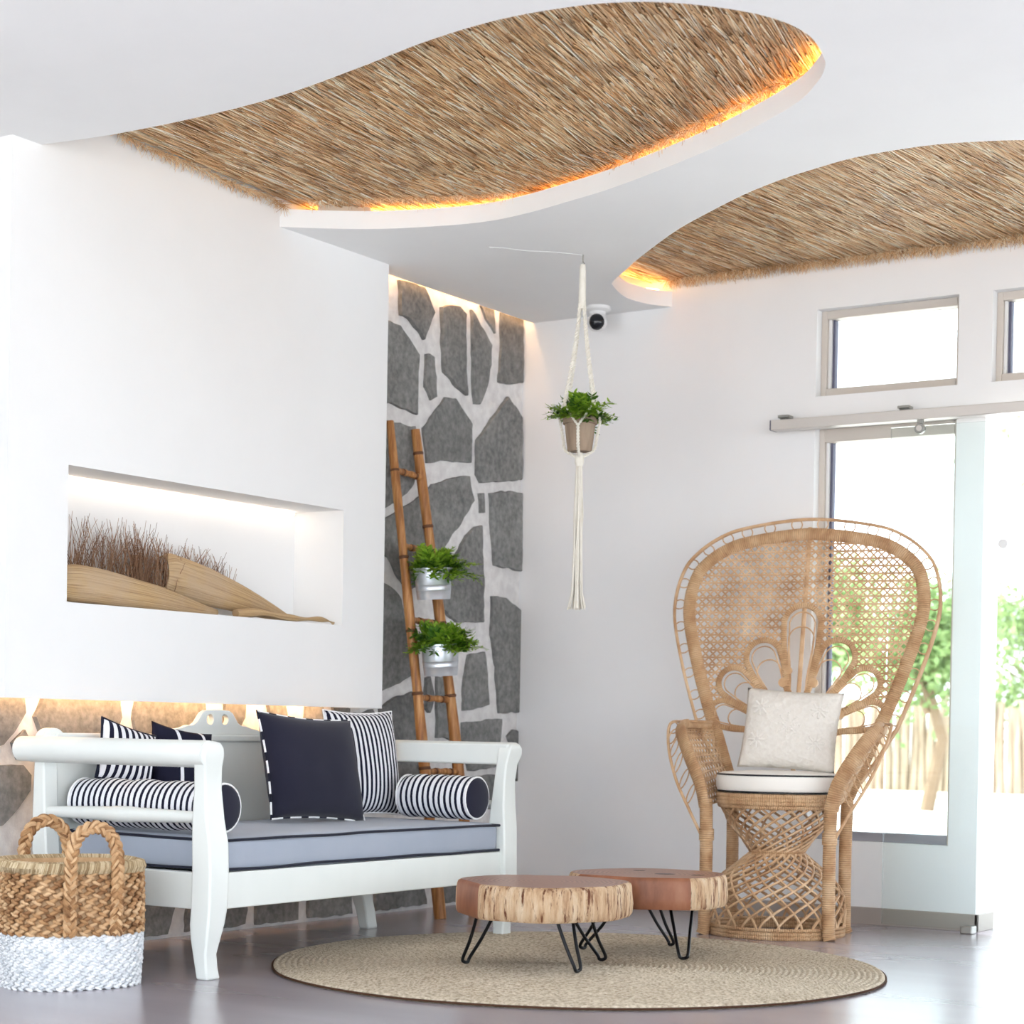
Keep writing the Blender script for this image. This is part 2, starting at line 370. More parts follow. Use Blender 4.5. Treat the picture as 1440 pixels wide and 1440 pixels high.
# stone wall: mortar bed and every stone
wl = MB()
for a, b in (((-4.62,-.6,0),(XW,4.08,2.56)), ((-4.62,5.51,0),(XW,YB,2.56)), ((-4.62,4.08,0),(XW,5.51,1.0)), ((-4.62,4.08,1.5),(XW,5.51,2.56))): wl.box(a, b)
wall_left = tag(wl.build('wall_left', M_mortar, smooth=False), kind='structure')
def c6(*p): return [(x/3.271+520, y/3.271+360) for x, y in p]
def c7(*p): return [(x/3.271+520, y/3.271+740) for x, y in p]
def c8(*p): return [(x/3.428+540, y/3.428+580) for x, y in p]
def cl(*p): return [(x/2.4+160, y/2.4+1180) for x, y in p]
stones = [
 c6((127,108),(240,143),(285,265),(240,382),(215,345),(170,290),(130,275)),
 c6((40,300),(85,300),(130,320),(170,380),(217,450),(215,590),(210,732),(160,705),(85,680),(40,670)),
 c6((250,455),(265,448),(285,465),(295,560),(300,645),(275,662),(245,605)),
 c6((320,235),(350,225),(400,235),(430,262),(430,450),(437,645),(390,600),(330,530),(322,400)),
 c6((460,250),(510,335),(550,410),(545,500),(530,600),(495,685),(472,685),(465,500)),
 c6((500,230),(560,248),(570,355),(540,310)),
 c6((595,260),(700,293),(698,585),(630,590),(585,580),(597,420)),
 c6((238,790),(340,650),(390,660),(465,770),(460,950),(350,945),(255,950),(245,880)),
 c6((482,850),(625,650),(690,740),(688,1030),(500,1045),(482,1010)),
 c6((40,755),(85,762),(130,770),(195,785),(210,900),(190,1050),(130,1120),(75,1150),(40,1165)),
 c8((-25,520),(10,500),(75,466),(170,402),(225,345),(330,310),(405,310),(428,430),(380,510),(300,625),(250,740),(180,820),(110,860),(60,800),(15,700),(-25,690)),
 c8((385,595),(430,550),(462,540),(463,700),(470,860),(466,1010),(340,1015),(250,930),(300,830),(330,700)),
 c8((452,392),(467,392),(468,488),(456,488)),
 c6((545,1090),(600,1080),(690,1090),(690,1452),(640,1437),(565,1427),(548,1250)),
 c7((555,318),(620,335),(698,390),(695,600),(688,858),(585,862),(570,650),(550,500)),
 c7((445,590),(520,580),(540,820),(490,840),(420,850),(425,700)),
 c7((415,900),(600,885),(590,1000),(582,1105),(445,1130),(420,1000)),
 c7((625,965),(655,935),(685,945),(688,1100),(690,1200),(650,1150),(640,1020)),
 c7((40,255),(65,270),(100,290),(130,335),(165,560),(180,692),(60,750),(40,760)),
 c7((40,830),(110,790),(185,762),(230,900),(262,1130),(150,1180),(40,1150)),
 c7((300,690),(340,690),(345,830),(372,980),(300,970)),
 c7((248,700),(262,690),(285,790),(262,860),(246,840)),
 c7((470,1150),(570,1140),(590,1260),(480,1280)),
 [(0,975),(30,976),(32,1003),(22,1018),(8,1040),(0,1047),(-30,1050),(-30,974)],
 [(58,977),(165,979),(167,1010),(163,1022),(150,1040),(100,1045),(52,1030),(45,1008)],
 [(14,1045),(32,1028),(40,1040),(37,1055),(22,1066)],
 [(190,980),(285,982),(288,1010),(285,1040),(190,1050),(184,1010)],
 [(-25,1077),(30,1076),(42,1090),(40,1110),(28,1130),(0,1160),(-25,1165)],
 [(312,983),(342,984),(342,1010),(330,1032),(314,1036)],
 [(372,985),(398,986),(402,1030),(380,1040)],
 [(428,987),(452,988),(450,1030),(424,1032)],
 [(464,988),(488,989),(487,1025),(466,1030)],
 [(497,1003),(522,997),(527,1012),(525,1060),(495,1065)],
 [(60,1060),(150,1055),(165,1110),(120,1150),(60,1150)], [(180,1065),(300,1060),(290,1130),(190,1140)],
 [(310,1060),(420,1055),(425,1130),(305,1140)], [(440,1060),(540,1055),(535,1130),(445,1140)],
 cl((20,150),(190,120),(195,232),(172,325),(60,347),(10,300)), cl((243,150),(290,140),(278,235),(256,312),(236,318)),
 cl((370,150),(428,145),(440,240),(430,287),(358,307)), cl((478,140),(612,130),(612,278),(470,292)),
 cl((650,130),(795,120),(795,256),(650,279)), cl((880,110),(1035,100),(1047,220),(872,243)), cl((1072,100),(1160,95),(1190,215),(1078,227)), cl((1215,100),(1330,90),(1340,200),(1222,208)),
]
for yy, zz in ((3.55,.2),(3.2,.25),(3.5,.62),(3.15,.7),(3.6,1.05),(3.2,1.15),(3.65,1.5),(3.25,1.6),(3.6,1.95),(3.2,2.05)):     # the wall goes on past the frame
    stones.append([('w', yy+math.cos(a)*(.15+.04*random.random()), zz+math.sin(a)*(.17+.04*random.random())) for a in [i*math.pi/3.5+random.random()*.3 for i in range(7)]])
def rough_outline(p, step=.02, amp=.004, seed=0):
    out = []; N = len(p)
    for i in range(N):
        a, b = Vector(p[i]), Vector(p[(i+1) % N]); k = max(1, int((b-a).length/step))
        for j in range(k):
            q = a.lerp(b, j/k); d = noise.noise_vector((q.x*22, q.y*22, seed)); out.append((q.x+d.x*amp*2, q.y+d.y*amp*2))
    return out
for i, s_ in enumerate(stones):
    if s_[0][0] == 'w': pts = [(q[1], q[2]) for q in s_]
    else: pts = [(p.y, p.z) for p in (onX(x, y, XW) for x, y in s_)]
    pts = [(y, min(max(z, .012), 2.5)) for y, z in pts]; pts = rough_outline(pts, seed=i); th = .010+.008*random.random()
    cy = sum(p[0] for p in pts)/len(pts); cz = sum(p[1] for p in pts)/len(pts)
    mb = MB(); q = .985
    n = len(pts); vs_ = [(XW-.004, y, z) for y, z in pts]+[(XW+th*.7, y, z) for y, z in pts]+[(XW+th, cy+(y-cy)*q, cz+(z-cz)*q) for y, z in pts]
    fs_ = [tuple(2*n+k for k in t) for t in tessellate_polygon([[Vector((a, b, 0)) for a, b in pts]])]
    for k in range(n):
        k2 = (k+1) % n; fs_ += [(k, k2, n+k2, n+k), (n+k, n+k2, 2*n+k2, 2*n+k)]
    mb.add(vs_, fs_).build('stone', M_stone, wall_left, angle=50)

# projecting white wall panel with the lit niche
NY0, NY1, NZ0, NZ1, NXB = 4.14, 5.45, 1.05, 1.453, -4.50
b = MB()
b.box((-4.415,3.905,.79),(XBOX,NY0,2.55)); b.box((-4.415,NY1,.79),(XBOX,5.69,2.55)); b.box((-4.415,NY0,.79),(XBOX,NY1,NZ0)); b.box((-4.415,NY0,NZ1),(XBOX,NY1,2.55))
b.box((-4.31,3.905,.763),(XBOX,5.69,.79)); b.box((-4.415,5.66,.763),(-4.31,5.69,.79)); b.box((-4.415,3.905,.763),(-4.31,3.935,.79))
b.box((-4.54,NY0-.04,NZ0-.04),(NXB,NY1+.04,NZ1+.04)); b.box((NXB,NY0-.04,NZ0-.04),(-4.415,NY0,NZ1+.04)); b.box((NXB,NY1,NZ0-.04),(-4.415,NY1+.04,NZ1+.04))
b.box((NXB,NY0,NZ0-.04),(-4.415,NY1,NZ0)); b.box((NXB,NY0,NZ1),(-4.415,NY1,NZ1+.04))
tag(b.build('wall_left_projection', M_wall, smooth=False), 'white plastered wall panel hung before the stone wall, with a long lit niche', kind='structure')

# back wall with window openings, wall end at the doorway
WT = 6.96
xs = [-4.62, -3.11, -2.557, -2.449]; b = MB()
b.box((-4.62,YB,0),(-3.11,WT,2.56)); b.box((-3.11,YB,0),(-2.557,WT,.303)); b.box((-3.11,YB,1.845),(-2.557,WT,1.962)); b.box((-3.11,YB,2.287),(-2.557,WT,2.56))
b.box((-2.557,YB,0),(-2.449,WT,2.56)); b.box((-2.449,YB,1.87),(6.0,WT,1.962)); b.box((-2.449,YB,1.962),(-2.431,WT,2.287)); b.box((-2.449,YB,2.287),(6.0,WT,2.56))
b.box((-1.88,YB,1.962),(-1.75,WT,2.287)); b.box((-1.2,YB,1.962),(6.0,WT,2.287)); b.box((-.4,YB,0),(6.0,WT,1.87))
tag(b.build('wall_back', M_wallb, smooth=False), kind='structure')
b = MB().box((-4.41,YB-.012,0),(-2.437,YB,.063)); b.box((-2.449,YB-.012,0),(-2.437,WT,.063)); tag(b.build('baseboard_back', M_skirt, smooth=False, bevel=.002), kind='structure')
def window(name, x0, x1, z0, z1, sill=None):
    e = thing(name, None, None, ((x0+x1)/2, YB, z0)); tag(e, kind='structure'); ox, oz = -(x0+x1)/2, -z0; oy = -YB
    def P(nm, mat, a, bb): return MB().box((a[0]+ox,a[1]+oy,a[2]+oz),(bb[0]+ox,bb[1]+oy,bb[2]+oz)).build(nm, mat, e, smooth=False, bevel=.002)
    t = .022; tt = .05 if sill else .030; tb = .034; ya, yb = YB+.043, YB+.10
    P('window_frame', M_alu, (x0,ya,z0),(x0+t,yb,z1)); P('window_frame', M_alu, (x1-t,ya,z0),(x1,yb,z1))
    P('window_frame', M_alu, (x0+t,ya,z1-tt),(x1-t,yb,z1)); P('window_frame', sill or M_alu, (x0+t,ya,z0),(x1-t,yb,z0+tb))
    P('glazing_bead', M_plastic, (x0+t,ya+.015,z0+tb),(x0+t+.012,yb,z1-tt)); P('glazing_gasket', M_gasket, (x0+t+.012,yb-.03,z0+tb),(x0+t+.022,yb,z1-tt)); P('glazing_gasket', M_gasket, (x1-t-.01,yb-.02,z0+tb),(x1-t,yb-.008,z1-tt))
    P('pane', M_glass, (x0+t,yb-.017,z0+tb),(x1-t,yb-.011,z1-tt)); return e
window('window_1', -3.11, -2.557, 1.962, 2.287); window('window_2', -2.431, -1.88, 1.962, 2.287); window('window_3', -3.11, -2.557, .303, 1.845, M_alug)
window('window_4', -1.75, -1.2, 1.962, 2.287)

# sliding glass door on its rail
d = thing('door_1', 'frameless sliding glass door hanging from a wall-mounted rail', None, (-2.0, 6.70, 0)); tag(d, kind='structure')
def P(nm, mat, a, bb, bev=.002): return MB().box((a[0]+2,a[1]-6.7,a[2]),(bb[0]+2,bb[1]-6.7,bb[2])).build(nm, mat, d, smooth=False, bevel=bev)
P('rail', M_rail, (-3.245,6.70,1.832),(.2,6.755,1.869)); P('rail_end_cap', M_gasket, (-3.249,6.70,1.832),(-3.245,6.755,1.869), 0)
P('glass_panel', M_glass, (-2.775,6.722,.014),(-1.35,6.732,1.812), 0)
for bx in (-3.195, -2.722, -2.2, -1.6):
    P('rail_bracket', M_steel, (bx-.022,6.72,1.869),(bx+.022,YB,1.876)); P('rail_bracket', M_steel, (bx-.022,6.70,1.876),(bx+.022,6.715,1.886)); P('rail_bracket', M_steel, (bx-.02,6.715,1.874),(bx-.006,6.75,1.887)); P('rail_bracket', M_steel, (bx+.006,6.715,1.874),(bx+.02,6.75,1.887))
for bx in (-2.66, -1.5):
    P('roller_hanger', M_steel, (bx-.011,6.708,1.80),(bx+.011,6.722,1.834))
    mb = MB(); mb.tube([(bx+2,.003,1.800),(bx+2,.022,1.800)], .019, 18); h = mb.build('roller_clamp', M_steel, d, bevel=.002); MB().tube([(bx+2,-.002,1.8),(bx+2,.004,1.8)], .010, 12).build('clamp_screw', M_rail, h)
mb = MB(); mb.tube([(-2.345+2,.008,1.376),(-2.345+2,.05,1.376)], .017, 18).build('door_knob', M_plastic, d)
P('floor_guide', M_steel, (-2.468,6.70,0),(-2.425,6.75,.028), .004)

# ceiling board with the two flowing cut-outs
def px(z, pts): return [(p.x, p.y) for p in (onZ(x, y, z) for x, y in pts)]
near1 = px(ZC, [(60,203),(165,188),(300,160),(400,133),(500,97),(600,58),(700,28),(800,10),(880,3),(960,5),(1040,15),(1100,30),(1140,52),(1158,80)])
far1 = px(ZC, [(1160,95),(1150,115),(1120,145),(1050,185),(980,218),(900,250),(850,268),(800,283),(740,300),(680,312),(600,319),(520,322),(450,321),(391,320)])
near2 = px(ZC, [(863,395),(880,380),(900,362),(950,325),(1000,297),(1050,272),(1100,252),(1150,236),(1200,222),(1260,211),(1320,203),(1380,199),(1440,197)]) + [(-1.6,5.50),(-1.3,5.72),(-.95,6.05),(-.6,6.42),(-.35,6.8)]
far2 = px(ZC, [(862,402),(880,418),(910,427)]) + [(-3.73,6.8)]
def sm(pts, n=6): return [(q.x, q.y) for q in catmull([(x, y, 0) for x, y in pts], n)]
hole1 = sm([(XBOX,5.08)] + far1[::-1][1:] + near1[::-1][:-1] + [(XBOX,4.017)])
hole2 = sm(near2[::-1] + far2)
outl = [(6.0,-.6),(6.0,YB)] + hole2 + [(-4.374,YB),(-4.374,5.69),(XBOX,5.69)] + hole1 + [(XBOX,3.905),(-4.374,3.905),(-4.374,-.6)]
cb = MB().prism(outl, lambda x, y: (x, y, ZC), lambda x, y: (x, y, 2.42)).build('ceiling', M_ceil, angle=30); tag(cb, 'smooth white suspended ceiling with two leaf-shaped cut-outs', kind='structure')
tag(MB().box((-4.62,-.6,2.56),(6.0,6.97,2.62)).build('ceiling_slab', M_ceil, smooth=False), kind='structure')

# thatch above the cut-outs
def zt(x, y): return 2.478-.028*(y-4.2) if y < 5.6 else 2.470
def thatch(name, label, x0, x1, y0, y1, n, angf, fringe):
    root = thing(name, label, None, ((x0+x1)/2, (y0+y1)/2, 2.48)); tag(root, kind='structure'); O = Vector(root.location)
    nx, ny = 24, 16; vs_ = []; fs_ = []
    for i in range(nx+1):
        for j in range(ny+1):
            x = x0+(x1-x0)*i/nx; y = y0+(y1-y0)*j/ny; vs_.append(Vector((x, y, zt(x, y)+.008))-O)
    for i in range(nx):
        for j in range(ny): a = i*(ny+1)+j; fs_.append((a, a+1, a+ny+2, a+ny+1))
    MB().add(vs_, fs_).build('thatch_backing', M_thatchbase, root, solid=.006)
    V = []; Fq = []
    def straw(p, d, L, r):
        d = d.normalized(); s1 = d.cross(Vector((0,0,1))).normalized(); s2 = d.cross(s1); o = len(V)
        for e, k in ((p-d*L/2, 1), (p+d*L/2, .45)):
            for q in range(3): a = q*2.094+.5; V.append(e-O+s1*(math.cos(a)*r*k)+s2*(math.sin(a)*r*k))
        for q in range(3): q2 = (q+1) % 3; Fq.append((o+q, o+q2, o+3+q2, o+3+q))
    rn = random.Random(3)
    for _ in range(n):
        x = rn.uniform(x0+.02, x1-.02); y = rn.uniform(y0, y1); a = angf(x, y)+rn.gauss(0, .045); L = rn.uniform(.10, .42)
        d = Vector((-math.sin(a), math.cos(a), rn.gauss(0, .02))); hl = L/2
        y = min(max(y, y0+hl*.95), y1-hl*.95)
        dx = abs(d.x)*hl; x = min(max(x, x0+dx+.003), x1-dx-.003)
        straw(Vector((x, y, zt(x, y)+.004-rn.random()*.012)), d, L, rn.uniform(.0011, .0030))
    for (a_, b_, cnt, dr, dn) in fringe:
        a_, b_ = Vector(a_), Vector(b_)
        for _ in range(cnt):
            p = a_.lerp(b_, rn.random()); wob = .010*noise.noise((p.x*9, p.y*9, 2))
            d = (Vector(dr)*rn.uniform(.2, 1)+Vector((rn.gauss(0,.5), rn.gauss(0,.5), rn.uniform(-1.0,.25)*dn))).normalized()
            p = p+Vector((0, 0, -rn.random()*.014*dn+wob)); L = rn.uniform(.015, .045); q = p+d*L/2
            if q.x-L/2 < -4.275: q.x = -4.275+L/2
            if q.y+L/2 > 6.795: q.y = 6.795-L/2
            straw(q, d, L, rn.uniform(.0006, .0013))
    me = MB(); me.v = [tuple(q) for q in V]; me.f = [list(q) for q in Fq]; me.uv = [[(0,0)]*4 for _ in Fq]
    tag(me.build('straw', M_straw, root, smooth=False), kind='stuff'); return root
thatch('ceiling_thatch', 'brown straw thatch showing in the larger ceiling cut-out beside the white wall panel', -4.277, -1.85, 3.72, 5.52, 15000,
       lambda x, y: R(5+9*(x+4.28)/2.3), [((-4.26,4.30,2.468),(-4.26,5.08,2.435),1000,(.3,.2,-.2),.7), ((-4.2,5.12,2.45),(-3.4,5.40,2.442),900,(.1,.6,-.2),.7), ((-3.4,5.40,2.442),(-2.1,4.72,2.45),1500,(.2,.5,-.2),.7)])
thatch('ceiling_thatch', 'pale straw thatch showing in the ceiling cut-out above the windows', -3.86, -.30, 5.10, 6.797, 17000,
       lambda x, y: R(-4), [((-3.74,6.775,2.472),(-.4,6.775,2.472),11000,(.1,.3,-.2),1.3)])
# pale lath lying on the cut-out's edge
p0, p1 = onZ(447, 296, 2.42), onZ(522, 300, 2.42)
dv = (p1-p0); dv.z = 0; L = dv.length; ang = math.atan2(dv.y, dv.x)
lath = MB().box((0,.003,0),(L,.022,.022)).build('wood_lath', M_pale, smooth=False, bevel=.001); lath.location = (p0.x, p0.y, 2.4202); lath.rotation_euler = (0,0,ang); tag(lath, 'short pale wooden lath resting on the edge of the ceiling cut-out', 'lath')

# light strips
def strip(label, mat, a, bb, r=.006):
    o = MB().tube([a, bb] if not isinstance(a, list) else a, r, 6).build('light_strip', mat); return tag(o, label, 'light strip', None)
strip('warm light strip along the back top edge of the niche', M_led_niche, (NXB+.02, NY0+.03, NZ1-.008), (NXB+.02, NY1-.03, NZ1-.008), .0045)
strip('amber light strip behind the rim of the larger ceiling cut-out', M_led_amber, [(x, y+.072, 2.427) for x, y in hole1[3:86:3] if y > 4.55], None, .004)
strip('amber light strip behind the narrow end of the ceiling cut-out above the windows', M_led_amber, [(-3.79,6.36,2.427),(-3.85,6.56,2.427),(-3.83,6.70,2.427),(-3.78,6.78,2.427)], None, .004)
strip('warm light strip in the gap above the stone wall', M_led_wash, (-4.396, 5.72, 2.432), (-4.396, 6.78, 2.432), .006)
strip('warm light strip under the white wall panel above the bench', M_led_wash, (-4.365, 3.95, .783), (-4.365, 5.5, .783), .005)

# ================================================================== BENCH SETTEE
SB = Vector((-3.95, 4.775, 0)); sofa = thing('settee', 'white painted wooden settee with scrolled arms and pierced crest back', 'settee', SB)
def SP(nm, mb, bevel=.004, parent=None, mat=None, smooth=True, angle=40):
    mb.v = [(x-SB.x, y-SB.y, z) for x, y, z in mb.v]; return mb.build(nm, mat or M_paint, parent or sofa, bevel=bevel, smooth=smooth, angle=angle)
legsec = [(0,-3.600,-3.640,4.018,4.073),(.03,-3.602,-3.645,4.016,4.066),(.07,-3.602,-3.650,4.012,4.060),(.11,-3.594,-3.655,4.008,4.066),(.15,-3.588,-3.657,4.006,4.075),(.195,-3.586,-3.655,4.008,4.084),(.30,-3.586,-3.655,4.01,4.088),(.37,-3.589,-3.655,4.008,4.088),(.44,-3.598,-3.652,4.004,4.080),(.52,-3.602,-3.646,4.004,4.072),(.58,-3.598,-3.64,3.996,4.068),(.61,-3.590,-3.636,3.984,4.067),(.632,-3.588,-3.636,3.986,4.062),(.646,-3.590,-3.636,3.998,4.050),(.651,-3.594,-3.634,4.012,4.034)]
for mir in (0, 1):
    g = (lambda y: y) if not mir else (lambda y: 9.545-y)
    mb = MB(); mb.loft([[(xb,g(y0),z),(xf,g(y0),z),(xf,g(y1),z),(xb,g(y1),z)] for z,xf,xb,y0,y1 in legsec]); SP('front_leg', mb, .006, angle=60)
    # rear leg: upright post sweeping forward to its foot
    rs = [(0,-4.105,-4.145,.07),(.06,-4.12,-4.165,.065),(.14,-4.155,-4.21,.05),(.22,-4.19,-4.25,.02),(.32,-4.225,-4.285,0),(.45,-4.235,-4.285,0),(.582,-4.24,-4.28,0)]
    mb = MB(); mb.loft([[(xb,g(4.02+e),z),(xf,g(4.02+e),z),(xf,g(4.075+e),z),(xb,g(4.075+e),z)] for z,xf,xb,e in rs]); SP('rear_leg', mb, .005, angle=60)
    # arm: flat rail with a roll on its outer side
    mb = MB(); mb.box((-4.30,min(g(4.015),g(4.06)),.578),(-3.60,max(g(4.015),g(4.06)),.648)); SP('arm_rail', mb, .006)
    mb = MB(); yc = g(4.014); mb.tube([(-4.325+.724*i/40,yc,.6165) for i in range(41)], lambda t: .0365, 20); o = SP('arm_roll', mb, 0)
    # turned spindle between the posts
    N = 60; yc = g(4.04)
    def rr(t):
        d_ = abs(t-.5); r = .021-.007*abs(2*t-1)**1.5
        for c_ in (.045, .06): r += .004*math.exp(-((d_-c_)/.006)**2)
        if d_ < .045: r = max(r, .023)
        return r
    mb = MB(); mb.tube([(-4.25+.62*i/N, yc, .437+.005*i/N) for i in range(N+1)], rr, 14); SP('spindle', mb, 0)
    mb = MB(); mb.box((-4.24,min(g(4.028),g(4.058)),.19),(-3.64,max(g(4.028),g(4.058)),.29)); SP('side_apron', mb, .003)
SP('front_apron', MB().box((-3.638,4.07,.19),(-3.604,5.475,.29)), .003); SP('rear_apron', MB().box((-4.27,4.06,.19),(-4.24,5.485,.29)), .003)
SP('seat_board', MB().box((-4.24,4.058,.262),(-3.64,5.487,.286)), .002)
SP('back_panel', MB().box((-4.268,4.07,.29),(-4.246,5.475,.645)), .003); SP('top_rail', MB().box((-4.278,4.065,.640),(-4.236,5.48,.664)), .006)
cr = [(-.215,.664),(-.215,.672),(-.195,.680),(-.165,.684),(-.14,.692),(-.115,.693),(-.098,.702),(-.085,.718),(-.072,.733),(-.055,.741),(0,.744)]
cr = cr + [(-y, z) for y, z in cr[::-1][1:]]
def kid(s): return [(s*(.034+.017*math.cos(a)*(1 if math.cos(a)*1 > 0 else .85)), .712+.0165*math.sin(a)) for a in [i*math.pi/8 for i in range(16)]]
mb = MB().prism([(y+4.775, z) for y, z in cr], lambda y, z: (-4.248, y, z), lambda y, z: (-4.268, y, z), [[(y+4.775, z) for y, z in kid(1)], [(y+4.775, z) for y, z in kid(-1)]]); SP('crest', mb, .002)
for yy in (4.06, 5.485):
    mb = MB(); mb.prism([(yy+.045*math.cos(a), .640+.038*math.sin(a)) for a in [i*math.pi/12 for i in range(13)]], lambda y, z: (-4.24, y, z), lambda y, z: (-4.275, y, z)); SP('back_ear', mb, .004)

def rounded_block(x0, x1, y0, y1, z0, z1, r, puff=.0, nx=28, ny=52, nz=6, wob=0, seed=0):
    """soft upholstered block as a closed grid box, corners rounded, faces puffed"""
    mb = MB(); hx, hy, hz = (x1-x0)/2, (y1-y0)/2, (z1-z0)/2; c_ = Vector(((x0+x1)/2, (y0+y1)/2, (z0+z1)/2)); idx = {}
    def vert(i, j, k):
        if (i, j, k) in idx: return idx[(i, j, k)]
        p = Vector((-hx+2*hx*i/nx, -hy+2*hy*j/ny, -hz+2*hz*k/nz))
        q = Vector((max(-hx+r, min(hx-r, p.x)), max(-hy+r, min(hy-r, p.y)), max(-hz+r, min(hz-r, p.z)))); d_ = p-q
        if d_.length > 1e-9: p = q+d_.normalized()*min(r, max(abs(d_.x), abs(d_.y), abs(d_.z)))
        ex, ey = 1-(p.x/hx)**2, 1-(p.y/hy)**2
        if abs(p.z) > hz-r: p.z += math.copysign(puff*max(0, ex)**.5*max(0, ey)**.5, p.z) if p.z > 0 else 0
        if wob: n_ = noise.noise_vector((p.x*5+seed, p.y*5, p.z*3)); p += n_*wob
        mb.v.append(tuple(p+c_)); idx[(i, j, k)] = len(mb.v)-1; return len(mb.v)-1
    def quad(*a): mb.f.append([vert(*q) for q in a]); mb.uv.append([(0,0)]*4)
    for i in range(nx):
        for j in range(ny):
            for k in (0, nz): quad((i,j,k),(i+1,j,k),(i+1,j+1,k),(i,j+1,k))
    for i in range(nx):
        for k in range(nz):
            for j in (0, ny): quad((i,j,k),(i+1,j,k),(i+1,j,k+1),(i,j,k+1))
    for j in range(ny):
        for k in range(nz):
            for i in (0, nx): quad((i,j,k),(i,j+1,k),(i,j+1,k+1),(i,j,k+1))
    return mb
# seat cushion
SC = Vector((-3.91, 4.775, .288)); sc = thing('bench_cushion', 'long grey-blue bench cushion with navy piping on the white settee', 'cushion', SC)
cx0, cx1, cy0, cy1 = -4.232, -3.612, 4.092, 5.458
mb = rounded_block(cx0, cx1, cy0, cy1, .289, .383, .018, .010, wob=.0035); mb.v = [(x-SC.x, y-SC.y, z-SC.z) for x, y, z in mb.v]; mb.build('cushion_body', M_seat, sc, angle=180)
for z in (.297, .378):
    pts = []
    for (ax, ay), (bx, by) in (((cx0,cy0),(cx1,cy0)),((cx1,cy0),(cx1,cy1)),((cx1,cy1),(cx0,cy1)),((cx0,cy1),(cx0,cy0))):
        for i in range(24):
            t = i/24; q = Vector((ax+(bx-ax)*t, ay+(by-ay)*t, z)); q.x += .004 if q.x > cx1-.01 else 0
            q += noise.noise_vector((q.x*4, q.y*4, z*9))*.004; pts.append(q-SC)
    MB().tube(pts, .0042, 6, closed=True).build('piping', M_pipe, sc)
def bolster(label, x0, x1, y, zc, r):
    c_ = Vector(((x0+x1)/2, y, zc-r)); b_ = thing('bolster', label, 'bolster', c_, group='striped bolsters on the settee'); h = (x1-x0)/2
    prof = []
    N = 26
    mb = MB(); mb.tube([(-h+2*h*i/N, 0, r-.002*math.sin(i*.9)) for i in range(N+1)], lambda t: r*(1-.05*(2*t-1)**8)+.0012*math.sin(t*31), 28, cap=False); mb.build('bolster_cover', M_strx, b_)
    for s in (-1, 1):
        mb = MB(); rings = []
        for k in range(6):
            a = k/5*math.pi/2; q = r*.955*math.cos(a) if k < 5 else .0005
            rings.append([(s*(h+.016*math.sin(a)), q*math.cos(t), r+q*math.sin(t)) for t in [i*2*math.pi/28 for i in range(28)]])
        mb.loft(rings); mb.build('end_cap', M_navy, b_)
        MB().tube([(s*(h+.001), .958*r*math.cos(t), r+.958*r*math.sin(t)) for t in [i*2*math.pi/32 for i in range(32)]], .0035, 6, closed=True).build('end_piping', M_whitepipe, b_)
    return b_
bolster('navy and white striped bolster lying along the settee arm next to the bamboo ladder', -3.945, -3.665, 5.402, .467, .072)
bolster('navy and white striped bolster lying along the settee arm next to the woven basket', -4.215, -3.675, 4.162, .464, .070)

def pillow(name, label, w_, h_, t_, mat, loc, rot, pipe=None, piper=.004, dashed=False, n=26, pinch=.07, seed=0, relief=None, group=None):
    root = thing(name, label, 'cushion', loc, rot, group); vs_ = []; fs_ = []; idx = {}
    def ed(u, v):
        k = 1-pinch*(1-abs(u)**2*abs(v)**2)*0
        x = u*w_/2*(1-pinch*(1-v*v)*abs(u)**3); z = v*h_/2*(1-pinch*(1-u*u)*abs(v)**3); return x, z
    for side in (-1, 1):
        for i in range(n+1):
            for j in range(n+1):
                u, v = -1+2*i/n, -1+2*j/n; x, z = ed(u, v)
                th = t_/2*((1-abs(u)**2.6)*(1-abs(v)**2.6))**.55
                th += .004*noise.noise((u*2.2+seed, v*2.2, side*3))*(1-u*u)*(1-v*v)
                rim = i in (0, n) or j in (0, n)
                key = (i, j, 0 if rim else side)
                if key not in idx: idx[key] = len(vs_); vs_.append((x, side*th, z+h_/2))
        for i in range(n):
            for j in range(n):
                q = []
                for a, b_ in ((i,j),(i+1,j),(i+1,j+1),(i,j+1)): q.append(idx[(a, b_, 0 if a in (0,n) or b_ in (0,n) else side)])
                fs_.append(q)
    MB().add(vs_, fs_).build('pillow_cover', mat, root, angle=180)
    if pipe:
        loop = [ed(-1+2*i/n,-1) for i in range(n)]+[ed(1,-1+2*i/n) for i in range(n)]+[ed(1-2*i/n,1) for i in range(n)]+[ed(-1,1-2*i/n) for i in range(n)]
        loop = [(x, 0, z+h_/2) for x, z in loop]
        if dashed:
            MB().tube(loop, piper*.9, 6, closed=True).build('piping', M_pipe, root); 
            for k in range(0, len(loop), 5): MB().tube([loop[k], loop[(k+1) % len(loop)], loop[(k+2) % len(loop)], loop[(k+3) % len(loop)]], piper*1.0, 6).build('white_cord', M_whitepipe, root)
        else: MB().tube(loop, piper, 6, closed=True).build('piping', pipe, root)
    return root
